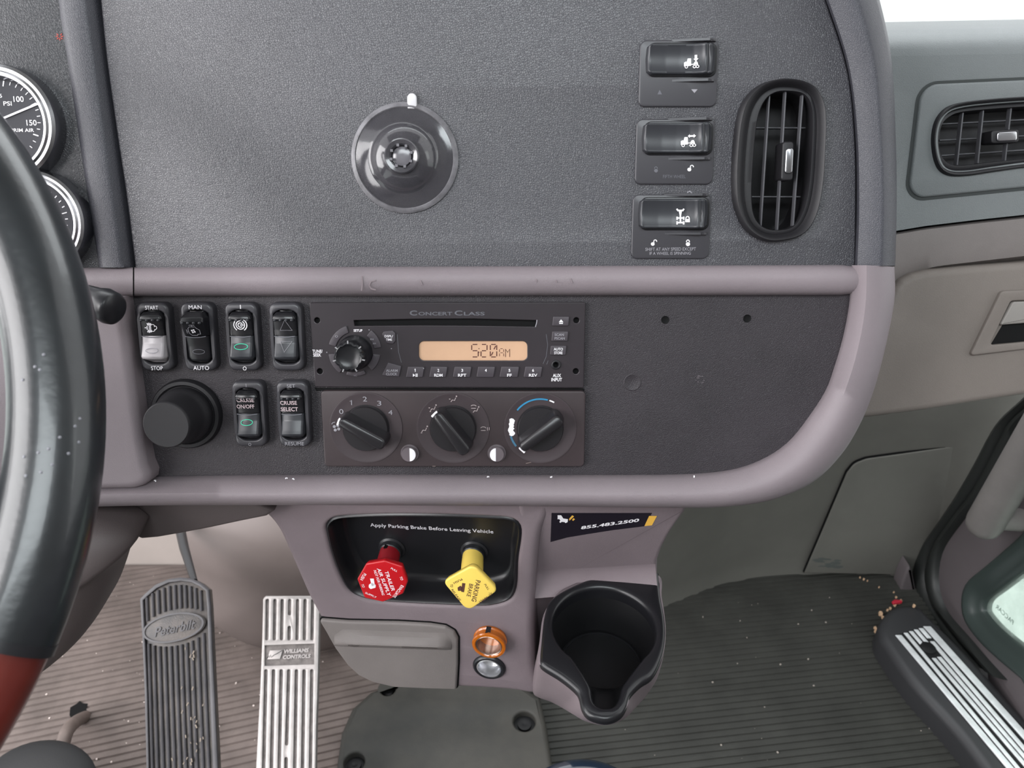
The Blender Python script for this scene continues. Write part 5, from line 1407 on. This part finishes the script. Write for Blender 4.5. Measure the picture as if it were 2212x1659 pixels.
mats_ = [o for o in bpy.data.objects if o.name.startswith('floor_mat')]
lmat = [o for o in mats_ if 'grey-brown' in o.get('label', '')][0]
g = pfill(WORLD, [(150, 1545), (152, 1528), (166, 1520), (172, 1514), (178, 1519), (190, 1520), (186, 1532), (196, 1545), (182, 1556), (158, 1556)], .0042)
o = bpy.data.objects.new('torn_hole', mesh_of(g, 'torn_hole', M_HOLE)); COL.objects.link(o); o.parent = lmat; o.matrix_parent_inverse = Matrix.Translation((0.6, -0.6, 0))
random.seed(31)
def grit(name, n, fx, m, lab):
    g = G()
    for i in range(n):
        p = fx(); s_ = random.choice((.0007, .001, .0014, .0022)); q = G().box((0, 0, 0), (s_, s_ * random.uniform(.6, 1.5), s_ * .7)); a = random.uniform(0, 3)
        q.tf(lambda v: Vector((v.x * cos(a) - v.y * sin(a) + p.x, v.x * sin(a) + v.y * cos(a) + p.y, v.z + p.z + s_ * .3))); g.add(q)
    single(name, g, m, lab, 'grit', at=(p.x, p.y, 0), kind='stuff')
def fl():
    while True:
        x = random.uniform(-1.05, -.32); y = random.uniform(.45, 1.1)
        if random.random() < 1.2 - y * .6: return Vector((x, y, .004))
grit('grit', 260, fl, mat('pale_grit', (205, 192, 186), 0.8), 'pale sand grains and grit scattered over the ribbed mat near the pedals')
grit('grit', 60, lambda: Vector((random.uniform(.1, .72), random.uniform(.5, 1.04), .004)), mat('pale_grit2', (150, 142, 134), 0.8), 'sparse pale specks of grit on the passenger mat')

# moulded cover on the fire wall behind the pedals
BL = Plane((0, .955, .1), (1, 0, 0), (0, 0, 1))
g = pillow(BL, [(392, 1140), (412, 1175), (430, 1215), (441, 1250), (452, 1295), (474, 1322), (520, 1350), (570, 1368), (640, 1374), (730, 1374), (800, 1340), (820, 1200), (800, 1060), (600, 1020), (420, 1060), (390, 1100)], .10, cx=(640, 1170), back=.18)
single('heater_cover', g, M_BULGE, 'smooth taupe moulded cover bulging from the fire wall behind the pedals', 'cover', BL, BL.p(600, 1220, -.1), sharp=60)

# ================================================================== TUNNEL COVER PLATE
cp = [(722, 1720), (728, 1640), (737, 1580), (760, 1528), (800, 1492), (850, 1474), (920, 1466), (1060, 1470), (1130, 1480), (1168, 1506), (1182, 1570), (1192, 1640), (1206, 1720)]
zp = .034
cpP = fillet([atz(x, y, zp) for x, y in cp], .004, 3)
bol = [(765, 1645, 25), (1133, 1557, 28), (838, 1487, 20)]
hl = []
for x, y, r in bol:
    q = atz(x, y, zp); hl.append((q, r * .62e-3))
t = Thing('tunnel_cover', 'grimy dark cover plate with bolt pockets on the floor tunnel below the console', 'cover plate', WORLD, (atz(940, 1580, zp).x, atz(940, 1580, zp).y, 0))
g = G().slab_hole(cpP, [circ(q.x, q.y, r, 24) for q, r in hl], .0, zp, r=.009, rh=.004, seg=4, hz=zp - .013)
t.add('plate', g, M_FPLATE, sharp=60)
for q, r in hl:
    t.add('bolt', G().lathe(q.x, q.y, [(r * 1.1, zp - .013), (r * .62, zp - .0125), (r * .6, zp - .008), (r * .3, zp - .007), (.0005, zp - .009)], 20, cap0=False), M_RUBBLK)

# shift lever knob at the bottom edge
pc = atd(1262, 1752, .66)
t = Thing('gear_knob', 'glossy navy rounded knob top at the bottom edge, under the console', 'gear knob', WORLD, (pc.x, pc.y, .0))
R = [[Vector((pc.x + .056 * cos(u) * cos(a), pc.y + .045 * cos(u) * sin(a), pc.z + .026 * sin(u))) for a in [2 * pi * k / 40 for k in range(40)]] for u in [-pi / 2 + pi * i / 14 for i in range(15)]]
t.add('knob_body', G().loft(R, cap0=True, cap1=True), M_BLUEK)
t.add('lever', G().tube([pc, Vector((pc.x, pc.y, .0))], .012, 16, up=Vector((0, 1, 0))), M_BLK)

# ================================================================== PASSENGER DASH
pad_b = [(1780, 522), (1850, 510), (1940, 498), (2000, 488), (2100, 476), (2212, 464), (2330, 450), (2460, 436)]
vO = offset(ccw(resample(cat(P.pp(pv_out, 0), 8, True), 80, True)), .004)
t = Thing('passenger_dash', 'green-grey soft dash pad in front of the passenger seat, around the wide vent', 'dash panel', P, P.p(2000, 440))
top = [(x, 122 - (x - 1900) * .02) for x in (2460, 2330, 2212, 2100, 2000, 1940, 1850, 1780)]
g = G().slab_hole(P.pp(pad_b + top, 0), [vO], -.03, 0, r=0, rh=.001, seg=2)
t.add('dash_face', g, M_PAD)
t.add('leak_block_board', G().slab(P.pp([(1770, 135), (2460, 125), (2460, 800), (1770, 870)], -.05), -.056, -.05), M_HOLE)  # added dark board, blocks light leaking between pad and strip
xs = (1780, 1850, 1940, 2000, 2100, 2212, 2330, 2460)
def row(y): return [(x, y - (x - 1900) * .02) for x in xs]
g = rails(P, [(row(122), 0), (row(108), -.0006), (row(92), -.004), (row(78), -.010), (row(66), -.020), (row(58), -.034), (row(52), -.055), (row(48), -.10)], N=30)
t.add('dash_top', g, M_PAD, sharp=60)
fr = [(1992, 182), (2212, 172), (2460, 162), (2460, 392), (2212, 405), (1962, 430)]
frP = fillet(P.pp(fr, .0025), [.014, 0, 0, 0, 0, .012], 8)
g = G().slab_hole(frP, [vO], -.001, .0025, r=.002, rh=.001, seg=3); t.add('vent_surround', g, M_PAD, sharp=50)
fo = offset(ccw(frP), -.0022); fi = offset(ccw(frP), .0006)
g = G().loft([setz(fo, -.0002), setz(fo, .0004), setz(fi, .0004), setz(fi, -.0002)]); t.add('surround_gap', g, mat('dark_gap_green', (46, 50, 50), .7))
# mid strip
L1 = [(1780, 526), (1850, 514), (1940, 501), (2000, 491), (2100, 479), (2212, 467), (2330, 453), (2460, 438)]
L1b = [(x, y + 5) for x, y in L1]
L2 = [(1780, 640), (1850, 640), (1925, 622), (1962, 597), (2010, 578), (2100, 566), (2212, 553), (2460, 524)]
L3 = [(x, y + 14) for x, y in L2]
g = rails(P, [(L1, -.008), (L1b, -.001), ([(a[0], a[1] + (b[1] - a[1]) * .5) for a, b in zip(L1b, L2)], .001), (L2, -.002), ([(x, y + 5) for x, y in L2], -.008), (L3, -.020)], N=60)
single('dash_strip', g, M_GREYP, 'grey-mauve strip between the passenger dash pad and the glovebox door', 'dash strip', P, P.p(2060, 520), sharp=50)
gl = [(1780, 700), (1920, 660), (1934, 624), (1950, 604), (1972, 592), (2005, 584), (2100, 575), (2212, 567), (2330, 556), (2460, 544), (2460, 822), (2330, 838), (2212, 855), (2100, 872), (2000, 888), (1900, 901), (1780, 915)]
glP = resample(cat(P.pp(gl, .008), 5, True), 150, True)
t = Thing('glovebox', 'grey glovebox door with recessed latch, partly outside the photo', 'glovebox', P, P.p(2050, 740))
t.add('glovebox_door', G().slab(fillet(P.pp(gl, .008), .008, 4), -.05, .008, .006, seg=5), M_OLIVE, sharp=60)
lo = [(2164, 629), (2460, 616), (2460, 732), (2212, 755), (2096, 769)]
li = [(2184, 650), (2450, 640), (2450, 727), (2212, 739), (2138, 746)]
hh_ = .0115
lh = t.add('latch_frame', G().slab_hole(fillet(P.pp(lo, hh_), [.004, 0, 0, .001, .002], 4), [fillet(P.pp(li, hh_), [.003, .001, .001, .001, .002], 4)], .0075, hh_, r=.0012, rh=.001, seg=3, hz=.0078), M_OLIVE)
t.add('latch_handle', G().slab(fillet(P.pp([(2187, 652), (2448, 642), (2448, 692), (2212, 698), (2160, 702)], hh_), [.003, .001, .001, .001, .001], 4), .0078, hh_ + .001, .0012), mat('latch_grey', (124, 120, 116), 0.5))
t.add('latch_pocket', G().slab(P.pp([(2172, 690), (2450, 680), (2450, 730), (2212, 741), (2138, 748)], .008), .0079, .0083), M_HOLE)

# kick panel wall under the passenger dash
kq = cat([(p.x, p.y, 0) for p in [atz(x, y, .004) for x, y in ((1150, 1400), (1250, 1372), (1350, 1340), (1440, 1308), (1500, 1284), (1560, 1262), (1640, 1247), (1740, 1240), (1850, 1239), (1960, 1245), (2050, 1262))]], 5)
g = G(); R = []
for z, dy in ((0, 0), (.02, .004), (.05, .006), (.15, .0), (.3, -.004), (.55, -.008)):
    R.append([Vector((p.x, p.y + dy, z)) for p in kq])
g.loft(R, closed=False)
t = Thing('kick_panel', 'dull green-grey lining panel under the passenger dash, meeting the ribbed mat', 'kick panel', WORLD, (0.35, 1.05, 0))
t.add('lining', g, M_KICK, sharp=60)
QP = Plane((0, 1.094, 0), (1, 0, 0), (0, 0, 1))
ac = [(1738, 1238), (1768, 1168), (1801, 1090), (1830, 1022), (1846, 1002), (1872, 992), (2000, 974), (2160, 951), (2200, 1100), (1980, 1242)]
aP2 = fillet(QP.pp(ac, .003), [0, .01, .01, .01, .02, .02, .01, 0, 0, 0], 3)
t.add('access_gap', world_tf(QP, G().slab(offset(ccw(aP2), -.0009), -.004, .0012)), M_HOLE)
t.add('access_cover', world_tf(QP, G().slab(aP2, -.004, .003, .002)), M_KICK)
random.seed(8)
g = G()
for i in range(14):
    x = random.uniform(1762, 1815); y = random.uniform(1206, 1224); c = QP.p(x, y, .0032); r = random.uniform(.004, .009)
    g.slab([Vector((c.x + r * 1.4 * random.uniform(.6, 1.2) * cos(a), c.y + r * .5 * random.uniform(.5, 1.2) * sin(a), 0)) for a in [2 * pi * k / 9 for k in range(9)]], .0030, .0032 + i * 1e-5)
t.add('damp_stain', world_tf(QP, g), mat('damp_stain', (84, 88, 86), 0.5))

# ================================================================== DOOR
DR = Plane((.79, 0, 0), (0, -1, 0), (0, 0, 1))
seL = [(2330, 745), (2209, 860), (2150, 918), (2103, 1003), (2060, 1077), (2018, 1140), (1981, 1193), (1969, 1220), (1973, 1268), (1990, 1308), (2020, 1356), (2075, 1420)]
seR = [(2400, 760), (2214, 900), (2177, 955), (2124, 1056), (2071, 1124), (2030, 1183), (2018, 1230), (2020, 1278), (2040, 1326), (2082, 1375), (2120, 1420), (2165, 1470)]
N = 50
A_ = resample(cat(DR.pp(seL, .010), 6), N); B_2 = resample(cat(DR.pp(seR, .010), 6), N)
def between(u, h): return [Vector((a.x + (b.x - a.x) * u, a.y + (b.y - a.y) * u, h)) for a, b in zip(A_, B_2)]
g = G().loft([between(-.02, -.03), between(0, .004), between(.06, .012), between(.3, .017), between(.48, .012), between(.55, .006), between(.62, .012), between(.85, .013), between(.97, .006), between(1.0, -.006)], closed=False)
single('door_seal', g, M_SEAL, 'black rubber door seal curving down to the sill in front of the passenger door', 'door seal', DR, DR.p(2050, 1150), sharp=60)
# door: liner with a low window
front = DR.pp([(2400, 770), (2208, 905), (2171, 958), (2118, 1058), (2066, 1124), (2026, 1183), (2014, 1230), (2018, 1282), (2040, 1332), (2082, 1378), (2130, 1425)], 0)
fr2 = cat(front, 4)
rear = [Vector((.55, -.12, 0)), Vector((.55, 1.0, 0))]
lastx = fr2[-1].x
door_poly = fr2 + [Vector((lastx + .12, -.12, 0))] + rear
wpx = [(2330, 1020), (2255, 1090), (2212, 1150), (2158, 1200), (2120, 1232), (2090, 1258), (2078, 1290), (2082, 1335), (2110, 1378), (2150, 1418), (2212, 1470)]
wo_ = cat(DR.pp(wpx, .002), 5)
tail = [Vector((wo_[-1].x + .22, wo_[-1].y - .12, 0)), Vector((wo_[-1].x + .40, wo_[-1].y + .05, 0)), Vector((wo_[0].x + .28, wo_[0].y, 0))]
wpoly = fillet([Vector((p.x, p.y, 0)) for p in wo_] + tail, .01, 2)
wpoly = resample(wpoly, 120, True)
t = Thing('door_1', None, None, DR, (-.6, .1, 0), kind='structure')
t.add('door_liner', G().slab_hole(door_poly, [wpoly], -.05, 0, r=.004, rh=.002, seg=3), M_DOORP, sharp=50)
wP = ccw(wpoly)
R = [setz(offset(wP, -.003), -.001), setz(offset(wP, 0), .003), setz(offset(wP, .006), .003), setz(offset(wP, .016), -.006), setz(offset(wP, .024), -.012), setz(offset(wP, .030), -.013), setz(offset(wP, .033), -.018), setz(offset(wP, .034), -.03)]
t.add('window_frame', G().loft(R), M_DOORG, sharp=60)
gl_ = offset(wP, .030)
t2 = Thing('window_1', None, None, DR, (-.6, .2, 0), kind='structure')
t2.add('pane', G().slab(gl_, -.026, -.022), MP['dusty'])
a = DR.p(2188, 1350, -.0215); b = DR.p(2151, 1313, -.0215)
g = text('PACCAR', a, b, .0085, -.0215, .0, th=.0002)
ax = Vector((b.x - a.x, b.y - a.y, 0)).normalized(); nn = Vector((-ax.y, ax.x, 0))
if nn.y < 0 or True:
    def flip(q):
        v = Vector((q.x - a.x, q.y - a.y, 0)); return Vector((q.x, q.y, q.z)) - nn * (2 * v.dot(nn))
    up_img = (proj(DR.w(a + nn * .01))[1] < proj(DR.w(a))[1])
    if not up_img: g.tf(flip)
t2.add('etched_lettering', g, M_INKF)
# grab handle
ga = atx(2128, 1128, .735); gb = atx(2260, 905, .735)
dv = (gb - ga)
g = G(); R = []
pts = [ga - dv * .10, ga - dv * .085, ga - dv * .05, ga, ga + dv * .3, gb, gb + dv * .6]
g.tube(pts, [.012, .019, .0245, .0265, .0265, .0265, .0265], 24, up=Vector((1, 0, 0)))
t = Thing('grab_handle', 'grey rounded grab handle on the passenger door, above the low window', 'handle', WORLD, ga)
t.add('grip', g, M_HANDLE, sharp=60)
g = G().tube([ga + dv * .05, ga + dv * .02 + Vector((.06, 0, 0))], .018, 16, up=Vector((0, 1, 0)))
t.add('mount', g, M_HANDLE)
t.add('mount', G().tube([gb + dv * .4, gb + dv * .4 + Vector((.06, 0, 0))], .018, 16, up=Vector((0, 1, 0))), M_HANDLE)

# ================================================================== SILL
zs = .05
sp_ = [(1955, 1304), (1932, 1308), (1911, 1324), (1899, 1346), (1901, 1371), (1914, 1394), (1971, 1474), (2063, 1575), (2127, 1659), (2200, 1760), (2420, 1760), (2300, 1640), (2212, 1545), (2120, 1440), (2060, 1378), (2010, 1330), (1985, 1306)]
t = Thing('door_sill', 'black plastic door sill with bright metal tread strips on the passenger side', 'sill', WORLD, (atz(2000, 1450, zs).x, atz(2000, 1450, zs).y, 0))
t.add('sill_body', G().slab(cat([atz(x, y, zs) for x, y in sp_], 4, True), 0, zs, .014, seg=4), M_SILLB, sharp=60)
tpl = [atz(x, y, zs) for x, y in ((1933, 1374), (2004, 1351), (2214, 1578), (2330, 1700), (2218, 1700), (2186, 1659))]
t.add('tread_base', G().slab(tpl, zs - .001, zs + .0015, .0006), M_RUBBLK)
sx_ = [((1940.5, 1373), (2181, 1659), .0052), ((1956, 1368), (2197.5, 1659), .0032), ((1967.5, 1364.5), (2212, 1651), .0032), ((1978, 1361), (2212, 1635), .0032), ((1989, 1358), (2212, 1618), .0036), ((2002, 1354), (2212, 1589), .0062)]
for i, (p0, p1, w) in enumerate(sx_):
    a = atz(*p0, zs + .0015); b = atz(*p1, zs + .0015); b = a + (b - a) * 1.25; dx = Vector((1, 0, 0)) * w
    segs_ = [(0, 1)]
    if i == 3: segs_ = [(0, .105), (.195, 1)]
    if i == 2: segs_ = [(0, .145), (.185, 1)]
    if i == 4: segs_ = [(0, .075), (.10, 1)]
    for u0, u1 in segs_:
        p = a.lerp(b, u0); q = a.lerp(b, u1)
        t.add('tread_strip', G().slab([p - dx, p + dx, q + dx, q - dx], zs + .0014, zs + .0034, .0008), M_TREADM)
c = atz(2004, 1401, zs); t.add('screw_cap', G().lathe(c.x, c.y, [(.0125, zs + .001), (.0125, zs + .003), (.010, zs + .0042), (.0005, zs + .0046)], 28, cap0=False), M_RUBBLK)
# little corner trim between kick panel and seal
ct = [aty(x, y, 1.06) for x, y in ((1952, 1250), (1966, 1225), (1975, 1250), (1982, 1290), (1984, 1306), (1958, 1302), (1945, 1280))]
CT = Plane((0, 1.06, 0), (1, 0, 0), (0, 0, 1))
single('corner_trim', G().slab([CT.loc(p) for p in cat(ct, 3, True)], -.03, 0, .006), M_DOORP, 'small plum corner trim between the kick panel and the door seal', 'trim', CT, CT.loc(ct[0]))
# dry debris swept against the sill
random.seed(14)
deb = [(1942, 1302, .006), (1933, 1307, .007), (1923, 1314, .006), (1917, 1318, .005), (1902, 1326, .010), (1907, 1334, .006), (1890, 1356, .007), (1893, 1365, .008), (1896, 1374, .004), (1900, 1382, .003), (1946, 1297, .005), (1975, 1309, .006), (1866, 1251, .004), (1858, 1247, .003), (1874, 1254, .003), (1899, 1268, .003), (1931, 1279, .003), (1936, 1290, .004)]
for i, (x, y, s_) in enumerate(deb):
    s_ *= .5
    c = atz(x, y, .006 if i != 11 else .055); a = random.uniform(0, 3); n = 7
    pts = [Vector((c.x + s_ * random.uniform(.5, 1.0) * cos(2 * pi * k / n + a), c.y + s_ * 1.3 * random.uniform(.5, 1.1) * sin(2 * pi * k / n + a), 0)) for k in range(n)]
    g = G().slab(pts, c.z - .002, c.z + .001 + s_ * .15, .0006); g.tf(lambda q: q + Vector((0, 0, .35 * (q.x - c.x))))
    single('debris', g, M_DEB, 'dry tan leaf fragment on the mat along the front end of the door sill', 'leaf fragment', at=c, group='dry fragments round the sill', kind='thing')
c = atz(1938, 1303, .008)
g = G().slab([Vector((c.x + a, c.y + b, 0)) for a, b in ((-.009, -.004), (.008, -.001), (.010, .004), (-.003, .006), (-.010, .001))], c.z, c.z + .004, .001)
single('wrapper_scrap', g, M_DEBR, 'small crimson scrap among the dry fragments at the tip of the sill', 'scrap', at=c)

# windscreen above the passenger dash
WS = Plane((0, 1.22, .70), (1, 0, 0), (0, -.35, .94))
single('window_2', G().slab([Vector((-1.1, 0, 0)), Vector((1.0, 0, 0)), Vector((1.0, 1.25, 0)), Vector((-1.1, 1.25, 0))], -.003, .003), MP['pane'], plane=WS, kind='structure')
